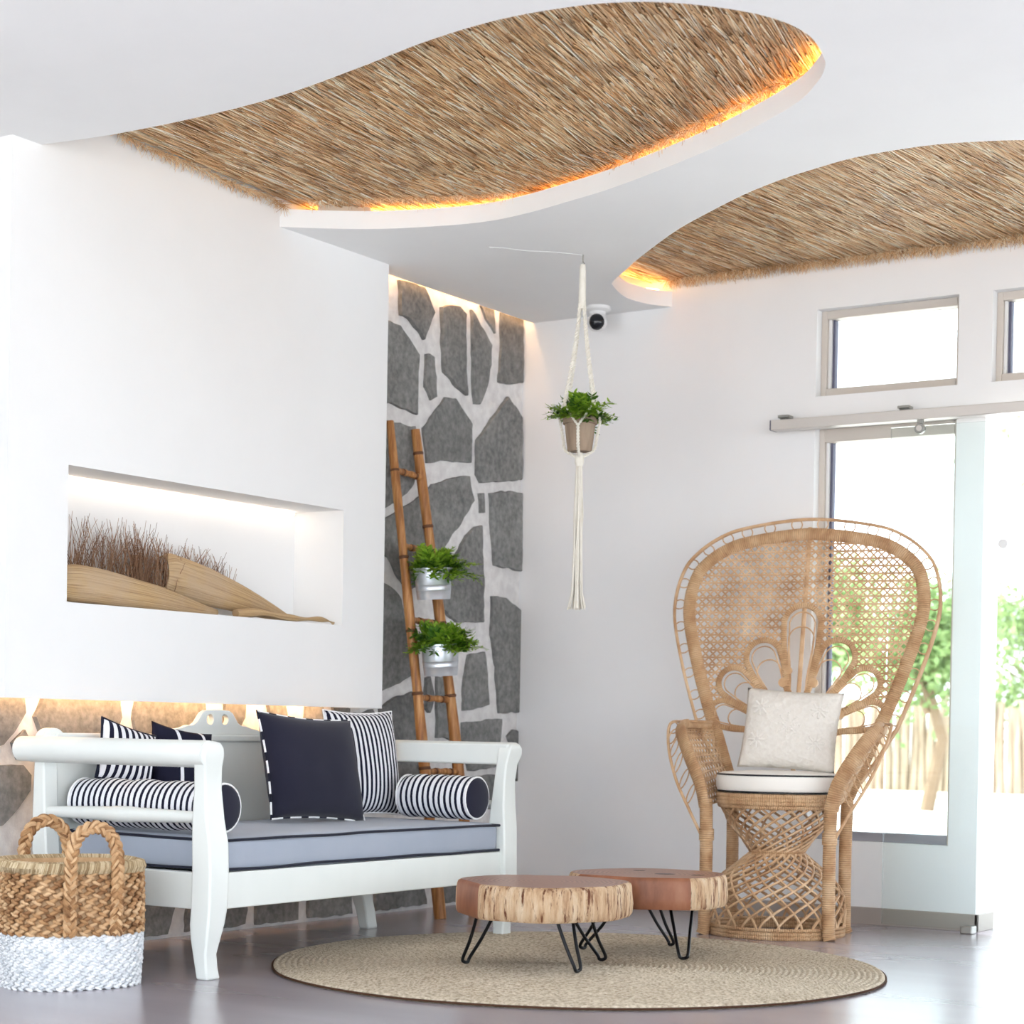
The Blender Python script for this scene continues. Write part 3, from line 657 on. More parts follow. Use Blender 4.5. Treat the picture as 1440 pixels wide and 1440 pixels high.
# local pillow: width x, thickness y, height z; rot z = 90 deg faces +X
pillow('cushion', 'plain navy square cushion leaning upright on the bench cushion', .455, .345, .13, M_navy, (-3.93, 4.905, .395), (R(-14), R(3), R(88)), M_whitepipe, .0035, True, seed=1)
pillow('cushion', 'navy and white striped square cushion behind the plain navy one', .395, .36, .11, M_strp, (-4.025, 5.285, .395), (R(-8), R(0), R(92)), M_whitepipe, .003, seed=2)
pillow('cushion', 'striped navy and white cushion resting on its edge behind the bolster by the basket', .215, .185, .080, M_strp, (-4.160, 4.262, .508), (R(-10), R(15), R(84)), M_pipe, .004, seed=3)
pillow('cushion', 'dark navy cushion with thin white bands leaning against the settee back', .25, .30, .09, M_band, (-4.13, 4.490, .395), (R(-12), R(9), R(84)), None, seed=4)

# ================================================================== BASKET
BK = Vector((-3.850, 3.748, 0)); lax = R(66)       # long axis direction in the plan
bk = thing('storage_basket', 'big oval woven basket, natural above and painted white below, beside the settee', 'basket', BK, (0,0,lax))
BA, BBx, HB = .182, .165, .335
def bkpt(t, k=1):
    c_, s_ = math.cos(t), math.sin(t); e = 2/2.7
    return Vector((math.copysign(abs(c_)**e, c_)*BA*k, math.copysign(abs(s_)**e, s_)*BBx*k, 0))
def bkloop(n, k=1):
    raw = [bkpt(i*2*math.pi/720, k) for i in range(720)]; d_ = [0]
    for i in range(720): d_.append(d_[-1]+(raw[(i+1) % 720]-raw[i]).length)
    out = []; j = 0
    for i in range(n):
        L = d_[-1]*i/n
        while d_[j+1] < L: j += 1
        out.append(raw[j].lerp(raw[(j+1) % 720], (L-d_[j])/(d_[j+1]-d_[j])))
    return out
def kprof(z): return .985+.035*math.sin(math.pi*min(1, z/HB)*.9)
def weave(rows, z0, dz, nseg, mat, name, rad):
    mb = MB()
    for r_ in range(rows):
        z = z0+(r_+.5)*dz; lp = bkloop(nseg*2, kprof(z))
        for i in range(nseg):
            p = lp[(2*i+(r_ % 2)) % (2*nseg)].copy(); q = lp[(2*i+1+(r_ % 2)) % (2*nseg)]; t = (q-p).normalized(); nr = Vector((t.y, -t.x, 0)); p.z = z
            for s in (1, -1):
                ax = (t*.80+Vector((0,0,s*.34))).normalized(); M = Matrix((ax, nr, ax.cross(nr))).transposed()
                mb.ellip(p+Vector((0,0,s*dz*.22))+nr*(.001*random.uniform(-1,1))+(t*(.25*s*dz)), (dz*.92, rad, dz*.36), M, 7, 5)
    return mb.build(name, mat, bk, angle=180)
mb = MB(); rings = []
for z, k in ((.004,.93),(.10,.955),(.22,.96),(.325,.945)): rings.append([tuple(p*k*kprof(z)+Vector((0,0,z))) for p in bkloop(60)])
for z, k in ((.325,.88),(.03,.87)): rings.append([tuple(p*k*kprof(z)+Vector((0,0,z))) for p in bkloop(60)])
mb.loft(rings); mb.build('basket_lining', M_hya, bk)
MB().loft([[tuple(p*k*kprof(z)+Vector((0,0,z))) for p in bkloop(60)] for z, k in ((.002,.975),(.05,.99),(.10,.992),(.141,.988))]).build('white_lower_wall', M_whya, bk)
weave(11, .0, .0129, 44, M_whya, 'white_weave', .0060)
weave(10, .142, .0164, 34, M_hya, 'natural_weave', .0075)
mb = MB(); lp = bkloop(280, kprof(.32)*.985)
for i, p in enumerate(lp):
    t = (lp[(i+1) % 280]-p).normalized(); nr = Vector((t.y, -t.x, 0)); ax = (nr*.95+t*.4).normalized(); loop = []
    for k in range(7):
        a = k*2*math.pi/7; loop.append(p+Vector((0,0,.317))+(nr*(math.cos(a)*.013)+Vector((0,0,math.sin(a)*.0165)))+t*(math.sin(a)*.004))
    mb.tube(loop, .0026, 4, closed=True)
mb.build('rope_rim', M_rope, bk)
def braid(path, rad, name, mat, parent, tw):
    path = catmull(path, 14); N = len(path); d_ = [0]
    for i in range(N-1): d_.append(d_[-1]+(path[i+1]-path[i]).length)
    for k in range(3):
        pts = []
        for i, p in enumerate(path):
            t = (path[min(N-1,i+1)]-path[max(0,i-1)]).normalized(); out = Vector((0, tw, 0)); sd_ = t.cross(out).normalized(); o2 = sd_.cross(t)
            ph = d_[i]/.062*2*math.pi+k*2.094; pts.append(p+sd_*(math.sin(ph)*rad*.92)+o2*(math.sin(2*ph)*rad*.40))
        MB().tube(pts, lambda t: rad*.62, 7).build(name, mat, parent)
for s in (-1, 1):
    yb = s*(BBx+.012); hd = MB(); path = [(-.062,yb,.145),(-.064,yb*1.02,.22),(-.064,yb*1.03,.30),(-.060,yb*1.03,.365),(-.040,yb*1.03,.408),(0,yb*1.03,.426),(.040,yb*1.03,.408),(.060,yb*1.03,.365),(.064,yb*1.03,.30),(.064,yb*1.02,.22),(.062,yb,.145)]
    hroot = MB().tube(catmull(path, 4), .005, 6).build('handle', M_hya, bk)
    braid(path, .0125, 'handle_strand', M_hya, hroot, s)

# ================================================================== BAMBOO LADDER WITH ZINC PLANTERS
LD = Vector((-4.137, 5.99, 0)); ld = thing('bamboo_ladder', 'brown bamboo ladder leaning on the stone wall', 'ladder', LD)
def bamboo(nm, a, b_, r0_, r1_, nodes, parent):
    a, b_ = Vector(a)-LD, Vector(b_)-LD; N = 40
    mb = MB(); pts = [a.lerp(b_, i/N)+noise.noise_vector((i*.09, a.y*7, 1))*.006*(1 if len(nodes) > 2 else .3) for i in range(N+1)]
    mb.tube(pts, lambda t: r0_+(r1_-r0_)*t+.0012*math.sin(t*23), 12); o = mb.build(nm, M_bamboo, parent)
    for t in nodes:
        i = int(t*N); p = pts[i]; dr = (pts[min(N,i+1)]-pts[max(0,i-1)]).normalized(); rr_ = r0_+(r1_-r0_)*t
        MB().tube([p-dr*.006, p-dr*.002, p+dr*.002, p+dr*.006], lambda q: rr_*(1.03+.12*math.sin(math.pi*q)), 12).build('bamboo_joint', M_node, o)
    return o
LF0, LF1, RF0, RF1 = Vector((-4.137,5.874,0)), Vector((-4.376,5.838,1.826)), Vector((-4.137,6.108,0)), Vector((-4.376,6.003,1.815))
bamboo('rail', LF0, LF1, .0225, .0150, [.16,.30,.47,.59,.74,.90], ld); bamboo('rail', RF0, RF1, .0225, .0180, [.14,.33,.46,.60,.82,.97], ld)
for z in (.30, .535, .805, 1.09, 1.36, 1.64):
    t = z/1.82; bamboo('rung', LF0.lerp(LF1, t), RF0.lerp(RF1, t), .012, .012, [.3, .75], ld)

def foliage(seed, n, L, spread, mat, droop=.6, leaf=.030, zbias=.7, bias=(0,0,0)):
    rn = random.Random(seed); mb = MB(); st = MB()
    for i in range(n):
        a = rn.uniform(0, 2*math.pi); e = rn.uniform(.1, 1.35); d_ = Vector((math.cos(a)*math.cos(e)*spread, math.sin(a)*math.cos(e)*spread, math.sin(e)*zbias))+Vector(bias)*rn.random()
        l = L*rn.uniform(.55, 1.1); p = Vector((math.cos(a), math.sin(a), 0))*rn.random()*.03; pts = [p.copy()]; K = 9
        for k in range(K):
            p = p+d_*(l/K); d_ = (d_+Vector((rn.gauss(0,.06), rn.gauss(0,.06), -droop*.11))); pts.append(p.copy())
        st.tube(pts, lambda t: .0013*(1-.6*t), 4)
        for k in range(1, K+1):
            t = (pts[k]-pts[k-1]).normalized(); sdv = t.cross(Vector((0,0,1)))
            if sdv.length < .1: sdv = Vector((1,0,0))
            sdv.normalize(); upn = sdv.cross(t)
            for s in (-1, 1):
                for _ in range(2 if k < K else 1):
                    ld_ = (sdv*s*rn.uniform(.6,1)+t*rn.uniform(.4,.9)+upn*rn.gauss(0,.3)).normalized(); ll = leaf*rn.uniform(.7,1.2)*(1.05-.45*k/K); wv = ld_.cross(upn+Vector((.01,0,0))).normalized()*ll*.17; o = pts[k]-t*rn.random()*(l/K); nn = ld_.cross(wv).normalized()*ll*.05
                    mb.add([o, o+ld_*ll*.35+wv, o+ld_*ll*.4+nn, o+ld_*ll*.35-wv, o+ld_*ll*.75+wv*.7, o+ld_*ll*.75-wv*.7, o+ld_*ll-nn*1.5], [(0,1,2),(0,2,3),(1,4,2),(2,5,3),(4,6,2),(2,6,5)])
    return mb, st
def zincpot(label, px_c, X, tilt, seed, bias):
    c_ = onX(*px_c, X); root = thing('hanging_planter', label, 'potted plant', c_, (R(tilt[0]), R(tilt[1]), 0), 'zinc planters on the bamboo ladder'); prof = []; H_ = .118
    pr = [(.0005,0),(.060,0),(.0615,.004),(.064,.03),(.0655,.032),(.064,.034),(.0655,.05),(.067,.052),(.0655,.054),(.069,.108),(.0725,.110),(.0725,.116),(.069,.117),(.066,.112),(.060,.02),(.0005,.02)]
    pot = MB().lathe(pr, 40).build('zinc_pot', M_zinc, root, angle=50)
    MB().box((-.0695,-.004,.02),(-.064,.004,.112)).build('pot_seam', M_zinc, pot)
    hk = MB(); hk.tube(catmull([(-.066,0,.100),(-.082,0,.128),(-.097,0,.134),(-.108,0,.118)], 5), .0028, 6); hk.build('wire_hook', M_steel, root)
    MB().lathe([(.0005,.096),(.062,.096),(.064,.092)], 24).build('soil', M_soil, root)
    for k, (mt, nn) in enumerate(((M_leaf, 84), (M_leafd, 30))):
        f, s_ = foliage(seed+k, nn, .140, .95, mt, .62, .042, 1.0, bias); f.v = [(x, y, z+.10) for x, y, z in f.v]; s_.v = [(x, y, z+.10) for x, y, z in s_.v]
        tag(f.build('foliage', mt, root, angle=180), kind='stuff'); tag(s_.build('stems', M_stem, root), kind='stuff')
    return root
zincpot('zinc bucket of trailing green fern, upper one on the bamboo ladder', (610, 843), -4.205, (5, 0), 11, (.1,.45,-.25))
zincpot('zinc bucket of bushy green fern, lower one on the bamboo ladder', (620, 950), -4.165, (5, 0), 31, (.1,.25,0))

# ================================================================== HANGING PLANTER
HX, HY = -3.593, 5.901
mc = thing('macrame_hanger', 'cream macrame plant hanger with long tassel, tied to the ceiling', 'plant hanger', (HX, HY, 1.10))
def HZ(z): return z-1.10
MB().tube([(0,0,HZ(2.359)),(0,0,HZ(2.335)),(.006,0,HZ(2.328)),(0,0,HZ(2.320)),(-.006,0,HZ(2.328)),(0,0,HZ(2.335))], .002, 6).build('ceiling_hook', M_steel, mc)
def rope(path, r, nm, parent, strands=2, pitch=.022):
    path = catmull(path, 20); N = len(path); L = 0; S = [[] for _ in range(strands)]
    for i, p in enumerate(path):
        t = (path[min(N-1,i+1)]-path[max(0,i-1)]).normalized(); a = t.orthogonal().normalized() if abs(t.x) > .9 else (Vector((1,0,0))-t*t.x).normalized(); b_ = t.cross(a)
        if i: L += (p-path[i-1]).length
        for k in range(strands): ph = L/pitch*2*math.pi+k*2*math.pi/strands; S[k].append(p+(a*math.cos(ph)+b_*math.sin(ph))*r*.55)
    mb = MB()
    for q in S: mb.tube(q, r*.6, 5)
    return mb.build(nm, M_cotton, parent)
mb = MB(); mb.tube([(0,0,HZ(2.325)),(0,0,HZ(2.30)),(0,0,HZ(2.20)),(0,0,HZ(2.17))], lambda t: .009+.006*t, 10); mb.build('top_wrap', M_cotton, mc)
PR, PT, PB = .060, 1.815, 1.685
qa = [R(70), R(160), R(250), R(340)]
for a in qa:
    rp = lambda q, z: (math.cos(a)*q, math.sin(a)*q, HZ(z))
    rope([rp(.006,2.22), rp(.020,2.10), rp(.040,1.98), rp(.066,1.86), rp(.071,1.835)], .0065, 'hanging_cord', mc)
    for s in (-1, 1):
        a2 = a+s*math.pi/4; q2 = lambda q, z: (math.cos(a2)*q, math.sin(a2)*q, HZ(z)); am = a+s*math.pi/8
        rope([rp(.071,1.837), (math.cos(am)*.076, math.sin(am)*.076, HZ(1.795)), q2(.066,1.755)], .0042, 'net_cord', mc)
for a in [q+math.pi/4 for q in qa]:
    rope([(math.cos(a)*.066, math.sin(a)*.066, HZ(1.757)), (math.cos(a)*.058, math.sin(a)*.058, HZ(1.71)), (math.cos(a)*.050, math.sin(a)*.050, HZ(1.678)), (math.cos(a)*.012, math.sin(a)*.012, HZ(1.655))], .0055, 'cradle_cord', mc)
MB().tube([(0,0,HZ(1.668)),(0,0,HZ(1.655)),(0,0,HZ(1.635)),(0,0,HZ(1.622))], lambda t: .012+.005*math.sin(math.pi*t), 12).build('gathering_knot', M_cotton, mc)
ts = MB(); rn = random.Random(5)
for i in range(60):
    a = rn.uniform(0, 6.283); q = math.sqrt(rn.random()); ro = rn.gauss(0, .002)
    ts.tube([(math.cos(a)*.010*q, math.sin(a)*.010*q, HZ(1.64)), (math.cos(a)*.015*q+ro, math.sin(a)*.015*q, HZ(1.45)), (math.cos(a)*.017*q-ro, math.sin(a)*.017*q, HZ(1.30)), (math.cos(a)*.022*q, math.sin(a)*.022*q, HZ(1.18)), (math.cos(a)*.036*q, math.sin(a)*.036*q, HZ(1.118+rn.random()*.01))], .0021, 4)
tag(ts.build('tassel', M_cotton, mc), kind='stuff')
pt = thing('potted_fern', 'taupe clay pot of green fern held in the macrame hanger', 'potted plant', (HX, HY, 1.672))
MB().lathe([(.0005,0),(.040,0),(.043,.004),(.054,.095),(.0605,.096),(.062,.126),(.058,.128),(.055,.122),(.050,.100),(.040,.02),(.0005,.02)], 36).build('clay_pot', M_clay, pt, angle=45)
MB().lathe([(.0005,.112),(.053,.112),(.055,.106)], 24).build('soil', M_soil, pt)
for k, (mt, nn) in enumerate(((M_leaf, 48), (M_leafd, 22))):
    f, s_ = foliage(51+k, nn, .145, .95, mt, .75, .040, .95, (0,0,.1)); f.v = [(x, y, z+.112) for x, y, z in f.v]; s_.v = [(x, y, z+.112) for x, y, z in s_.v]
    tag(f.build('foliage', mt, pt, angle=180), kind='stuff'); tag(s_.build('stems', M_stem, pt), kind='stuff')
wpts = [(p.x, p.y, 2.3585) for p in [onZ(x, y, 2.36) for x, y in ((688,347),(715,349),(740,352),(780,354),(818,358))]]
tag(MB().tube(catmull(wpts, 5), .0011, 5).build('ceiling_wire', M_plastic), 'thin white wire running along the ceiling to the macrame hook', 'wire')
sc_ = thing('security_camera', 'small white ceiling camera with dark round dome', 'camera', (-3.985, 6.66, ZC))
MB().lathe([(.0005,0),(.052,0),(.052,-.012),(.046,-.016),(.040,-.020),(.0005,-.020)], 28).build('ceiling_mount', M_plastic, sc_)
MB().tube([(0,0,-.018),(.005,-.004,-.040)], lambda t: .034-.004*t, 20).build('housing', M_plastic, sc_); cdm = MB().ellip((.006,-.012,-.062), (.040,.040,.038), None, 20, 14).build('dome_shell', M_plastic, sc_)
dz = Vector((.006,-.012,-.062)); vd = Vector((.45,-.80,-.12)).normalized(); Mq = vd.to_track_quat('Z','Y').to_matrix()
MB().ellip(dz+vd*.013, (.0335,.0335,.030), Mq, 20, 12).build('lens_dome', M_dome, sc_)

# ================================================================== PALM SPATHES IN THE NICHE
def spathe(label, axis, wid, seed, tail=None):
    base = Vector(axis[0]); root = thing('palm_spathe', label, 'dried palm', (base.x, base.y, NZ0), group='dried palm pods in the niche'); O = Vector((base.x, base.y, NZ0)); ax = catmull(axis, 8); N = len(ax); rings = []; mb = MB(); nA = 13
    vs_ = []
    for i, p in enumerate(ax):
        t = i/(N-1); tn = (ax[min(N-1,i+1)]-ax[max(0,i-1)]).normalized(); w_ = np.interp(t, [q[0] for q in wid], [q[1] for q in wid]); side = Vector((1,0,0)); side = (side-tn*side.dot(tn)).normalized(); upv_ = tn.cross(side); upv_ = -upv_ if upv_.z < 0 else upv_
        for k in range(nA):
            a = R(-95+205*k/(nA-1)); rr_ = w_*(1+.05*noise.noise((t*5, k*.4, seed))); vs_.append(p-O+side*(math.cos(a)*rr_*.62)+upv_*(math.sin(a)*rr_))
    fs_ = [(i*nA+k, (i+1)*nA+k, (i+1)*nA+k+1, i*nA+k+1) for i in range(N-1) for k in range(nA-1)]
    us_ = [[(i/N,k/nA),((i+1)/N,k/nA),((i+1)/N,(k+1)/nA),(i/N,(k+1)/nA)] for i in range(N-1) for k in range(nA-1)]
    MB().add(vs_, fs_, us_).build('pod', M_spathe, root, solid=.005, angle=180)
    if tail: MB().tube([q-O for q in catmull(tail, 8)], lambda t: .016*(1-t)+.005+.004*math.sin(t*20), 8, flat=.7).build('stalk', M_spathe, root)
    return root, O
def bristles(root, O, n, src, seed, L):
    rn = random.Random(seed); mb = MB()
    for i in range(n):
        t = rn.random(); p = Vector(src[0]).lerp(Vector(src[1]), t)+Vector((rn.uniform(-.02,.02), rn.gauss(0,.01), rn.uniform(-.01,.01))); d_ = Vector((rn.gauss(.0,.12), rn.gauss(src[2],.30), 1)).normalized(); l = L*rn.uniform(.45, 1.1); pts = [p-O]; q = p
        for k in range(6):
            q = q+d_*l/6; d_ = (d_+Vector((rn.gauss(0,.07), rn.gauss(0,.12), rn.gauss(0,.05)))).normalized()
            q.x = min(max(q.x, -4.488), -4.30); q.y = max(q.y, 4.15); pts.append(q-O)
        mb.tube(pts, lambda t: .0016*(1-.5*t), 4)
    tag(mb.build('bristles', M_bristle, root), kind='stuff')
r1, O1 = spathe('flat tan palm pod with brush of stalks, in the niche above the basket', [(-4.35,4.17,1.112),(-4.35,4.27,1.113),(-4.35,4.42,1.104),(-4.345,4.60,1.090),(-4.34,4.76,1.070),(-4.335,4.86,1.062)], [(0,.048),(.15,.056),(.4,.050),(.7,.030),(.9,.012),(1,.006)], 1)
bristles(r1, O1, 260, ((-4.42,4.24,1.11),(-4.42,4.62,1.12),.02), 5, .21)
r2, O2 = spathe('broad tan palm pod with woody stalk end, propped against the flat pod', [(-4.425,4.69,1.178),(-4.425,4.76,1.172),(-4.42,4.90,1.150),(-4.41,5.06,1.120),(-4.40,5.20,1.088),(-4.39,5.28,1.070)], [(0,.056),(.12,.070),(.4,.062),(.7,.036),(.9,.016),(1,.009)], 2,
    [(-4.36,4.98,1.066),(-4.335,5.08,1.074),(-4.33,5.18,1.066),(-4.325,5.28,1.064),(-4.318,5.36,1.068),(-4.31,5.41,1.064),(-4.302,5.43,1.056)])
bristles(r2, O2, 130, ((-4.455,4.72,1.19),(-4.455,5.05,1.16),.15), 9, .10)
bristles(r2, O2, 150, ((-4.42,4.56,1.09),(-4.41,4.72,1.10),-.05), 13, .20)

# ================================================================== RUG AND LOG TABLES
RC = Vector((-2.988, 4.945, 0)); RR = .888
rug = thing('round_rug', 'round natural jute rug under the two log tables', 'rug', RC)
prof = [(.0005,.012)]; nr = 52
for i in range(nr):
    for k in range(4): q = (i+k/4)/nr*RR; prof.append((q+.0006, .009+.005*abs(math.sin(math.pi*k/4))))
prof += [(RR,.009),(RR+.001,.001),(.0005,.001)]
MB().lathe(prof, 160, shape=lambda a: 1+.004*math.sin(3*a+1)+.002*math.sin(11*a)).build('rug_braid', M_jute, rug, angle=180)
MB().tube([((RR+.003)*(1+.004*math.sin(3*a+1)+.002*math.sin(11*a))*math.cos(a), (RR+.003)*(1+.004*math.sin(3*a+1)+.002*math.sin(11*a))*math.sin(a), .0055) for a in [i*2*math.pi/160 for i in range(160)]], .0033, 6, closed=True).build('rug_binding', M_rugedge, rug)
cr_, cf_ = Vector((math.cos(YAW), math.sin(YAW), 0)), Vector((-math.sin(YAW), math.cos(YAW), 0))
def log_table(label, c_, radf, cuts, ztop, th, legs, knots):
    root = thing('log_table', label, 'coffee table', (c_[0], c_[1], .0145), (0,0,YAW), 'log slab tables on the rug'); z0, z1 = ztop-th-.012, ztop-.012
    N = 96; out = []
    for i in range(N):
        a = 2*math.pi*i/N; r_ = radf(a); p = Vector((math.cos(a)*r_, math.sin(a)*r_)); cut = False
        for (nx_, ny_, dd) in cuts:
            q = p.x*nx_+p.y*ny_
            if q > dd: p = p-Vector((nx_, ny_))*(q-dd); cut = True
        out.append((p, cut))
    mb = MB(); e = .010
    lev = [(z0,.975),(z0+.008,.995),(z0+th*.35,1.0),(z0+th*.7,.995),(z1-.012,.985),(z1-.004,.972),(z1,.945)]
    rings = []
    for z, k in lev: rings.append([(p.x*(k if not c2 else min(1,k+.004))*(1+(0 if c2 else .012*noise.noise((i*.55, z*25, 3)))), p.y*(k if not c2 else min(1,k+.004))*(1+(0 if c2 else .012*noise.noise((i*.55, z*25, 3)))), z) for i, (p, c2) in enumerate(out)])
    # bark edge, cut faces and sawn top are separate parts
    bark = MB(); cutm = MB(); n = N
    for (tgt, want) in ((bark, False), (cutm, True)):
        fs_ = [(l*n+i, l*n+(i+1) % n, (l+1)*n+(i+1) % n, (l+1)*n+i) for l in range(len(rings)-1) for i in range(n) if (out[i][1] and out[(i+1) % n][1]) == want]
        if fs_: tgt.add([q for r_ in rings for q in r_], fs_)
    bark.build('bark_edge', M_bark, root, angle=180)
    if cutm.f: cutm.build('sawn_face', M_cut, root)
    slab = MB().add(rings[-1], [tuple(range(n))]).add(rings[0], [tuple(range(n))[::-1]]).build('slab_top', M_slab, root)
    for (kx, ky, kr) in knots: MB().lathe([(.0005,z1+.0006),(kr*.8,z1+.0006),(kr,z1-.002)], 14, 1.3, .8, (kx, ky, 0)).build('knot_hole', M_black, slab)
    for (tx, ty, bx, by, wd) in legs:
        lg = MB(); rx, ry = bx-tx, by-ty; l = math.hypot(rx, ry) or 1; px_, py_ = -ry/l, rx/l
        a0 = Vector((tx+px_*wd, ty+py_*wd, z0)); a1 = Vector((tx-px_*wd, ty-py_*wd, z0)); bt = Vector((bx, by, .005)); wb = .014
        pts = [a0, a0.lerp(bt, .5)+Vector((px_,py_,0))*wb*.4, bt+Vector((px_*wb, py_*wb, .014)), bt+Vector((px_*wb*.5, py_*wb*.5, .002)), bt-Vector((px_*wb*.5, py_*wb*.5, -.002)), bt+Vector((-px_*wb, -py_*wb, .014)), a1.lerp(bt, .5)-Vector((px_,py_,0))*wb*.4, a1]
        lg.tube(catmull(pts, 6), .0050, 8); lg.build('hairpin_leg', M_black, root)
        MB().box((tx-.035,ty-.03,z0-.003),(tx+.035,ty+.03,z0)).build('leg_plate', M_black, root, smooth=False)
    return root
def legl(c_, tops, bots):
    out = []
    for (a, b_), q in zip(tops, bots):
        v = Vector((q[0]-c_[0], q[1]-c_[1], 0)); out.append((a, b_, v.dot(cr_), v.dot(cf_), .035))
    return out
T1 = (-3.025, 4.81); T2 = (-2.973, 5.335)
log_table('round log slab coffee table with pale bark edge and hairpin legs', T1, lambda a: .252+.010*math.sin(3*a+.5)+.006*math.sin(7*a), [(-.95,-.31,.228)], .258, .098, legl(T1, [(-.165,-.04),(.06,-.12),(.11,.04)], [(-3.215,4.70),(-2.86,4.735),(-2.95,5.02)]), [])
log_table('log slab coffee table with sawn red front and dark knots, beside the rattan chair', T2, lambda a: .238+.012*math.sin(2*a+1)+.006*math.sin(5*a), [(0,-1,.195),(-.5,-.87,.19)], .256, .096, legl(T2, [(.10,-.06),(-.12,-.05),(.02,.12)], [(-2.78,5.215),(-3.150,5.25),(-2.99,5.52)]), [(.05,-.02,.030),(.15,-.05,.020),(-.02,.11,.018)])

# ================================================================== PEACOCK CHAIR
CB = Vector((-2.968, 6.245, 0)); ch = thing('peacock_chair', 'tall rattan peacock chair with round fan back and twisted base', 'chair', CB, (0,0,R(11.5)))
def band(path, name, r, flat, closed=False, upv=None, parent=None, n=10): return MB().tube(path, r, n, closed, flat=flat, upv=upv).build(name, M_wrap, parent or ch)
circ = lambda r_, z, n=64, sx=1: [(math.cos(i*2*math.pi/n)*r_*sx, math.sin(i*2*math.pi/n)*r_, z) for i in range(n)]
for z in (.007, .020): band(circ(.232, z), 'base_ring', .0085, 1, True)
band(circ(.236, .034), 'base_ring', .006, 1, True)
lowp = ([0,.22,.45,.68,.85,1], [.236,.240,.232,.190,.135,.092])
def hour(z0, z1, prof, tw, n, r_, nm, off=0, pw=1.5):
    mb = MB()
    for i in range(n):
        a0 = 2*math.pi*i/n+off; pts = []
        for k in range(17):
            t = k/16; q = np.interp(t, *prof); a = a0+tw*t**pw; pts.append((math.cos(a)*q, math.sin(a)*q, z0+(z1-z0)*t))
        mb.tube(pts, r_, 5)
    return tag(mb.build(nm, M_cane, ch), kind=None)
hour(.034, .285, lowp, R(118), 24, .0050, 'twisted_cane_base'); hour(.034, .285, lowp, R(-70), 19, .0044, 'crossed_cane_base', .05)
upp = ([0,.3,.6,1], [.092,.125,.168,.200])
hour(.285, .450, upp, R(120), 22, .0048, 'twisted_cane_seat_support', R(118), .6); hour(.285, .450, upp, R(-40), 13, .0040, 'crossed_cane_seat_support')
for z in (.279, .291): band(circ(.094, z, 40), 'waist_binding', .007, 1, True)
SX = 1.02
for z in (.447, .459, .471, .483): band(circ(.205 if z > .45 else .198, z, 56, SX), 'seat_frame', .0085, 1, True)
MB().lathe([(.0005,.486),(.198,.486),(.204,.480),(.198,.474),(.0005,.474)], 40, SX).build('woven_seat', M_cane, ch)
LEG = {(-1,-1):(-.205,-.135), (1,-1):(.205,-.135), (-1,1):(-.195,.155), (1,1):(.195,.155)}
for (sx_, sy_), (x, y) in LEG.items():
    kx = 1.09; l_ = band([(x*kx,y*kx,0),(x*1.06,y*1.06,.02),(x*1.05,y*1.05,.15),(x*1.05,y*1.05,.30),(x*1.06,y*1.06,.42),(x*1.07,y*1.07,.47)], 'leg', .0225, 1, n=14)
    if sy_ < 0: MB().tube([(x*1.05,y*1.05,.325),(x*1.05,y*1.05,.365)], .0262, 14).build('leg_binding', M_wrap, l_)
# fan back plane
TL = R(12.5); FO = Vector((0, .185, .50)); fu, fv = Vector((1,0,0)), Vector((0, math.sin(TL), math.cos(TL))); fn = Vector((0, -math.cos(TL), math.sin(TL)))
def FP(u, v, o=0): return FO+fu*u+fv*v+fn*o
zz = [.53,.61,.70,.745,.93,1.10,1.20,1.29,1.35,1.415,1.457,1.485]; ww = [.245,.300,.350,.372,.437,.483,.488,.468,.432,.350,.237,0]
rimR = [(w_, (z-.5)/math.cos(TL)) for z, w_ in zip(zz, ww)]
rim = rimR[:-1]+[(0, rimR[-1][1])]+[(-u, v) for u, v in rimR[:-1][::-1]]
rimc = [(q.x, q.y) for q in catmull([(u, v, 0) for u, v in rim], 10)]
ctr = Vector((0, .66))
def inset(d_):
    out = []
    for i, p in enumerate(rimc):
        a, b_ = Vector(rimc[max(0,i-1)]), Vector(rimc[min(len(rimc)-1,i+1)]); t = (b_-a).normalized(); out.append((p[0]-t.y*d_, p[1]+t.x*d_))
    return out
MB().tube([FP(u, v) for u, v in rimc], .0058, 8).build('outer_rim_cane', M_cane, ch)
MB().tube([FP(u, v, -.014) for u, v in inset(-.002)], .0042, 6).build('outer_rim_cane', M_cane, ch)
bc = inset(.057)
bc = [(.205,-.03),(.235,.05),(.268,.14)]+[q for q in bc if q[1] > .24]+[(-.268,.14),(-.235,.05),(-.205,-.03)]
bcs = [(q.x, q.y) for q in catmull([(u, v, 0) for u, v in bc], 3)]
band([FP(u, v) for u, v in bcs], 'fan_frame', .0235, .45, upv=fn, n=12)
# loops between rim and frame
acc = 0; last = Vector(rimc[0]); cnt = 0; ins = inset(.019)
for i, q in enumerate(rimc):
    acc += (Vector(q)-last).length; last = Vector(q)
    if acc > .078:
        acc = 0; c2 = ins[i]; a, b_ = Vector(rimc[i-1]), Vector(rimc[min(len(rimc)-1, i+1)]); t = (b_-a).normalized(); nn = Vector((-t.y, t.x))
        MB().tube([FP(c2[0]+t.x*.019*math.cos(k)+nn.x*.021*math.sin(k), c2[1]+t.y*.019*math.cos(k)+nn.y*.021*math.sin(k), .004*math.cos(k)) for k in [j*math.pi/9 for j in range(18)]], .0024, 5, True).build('rim_loop', M_cane, ch)
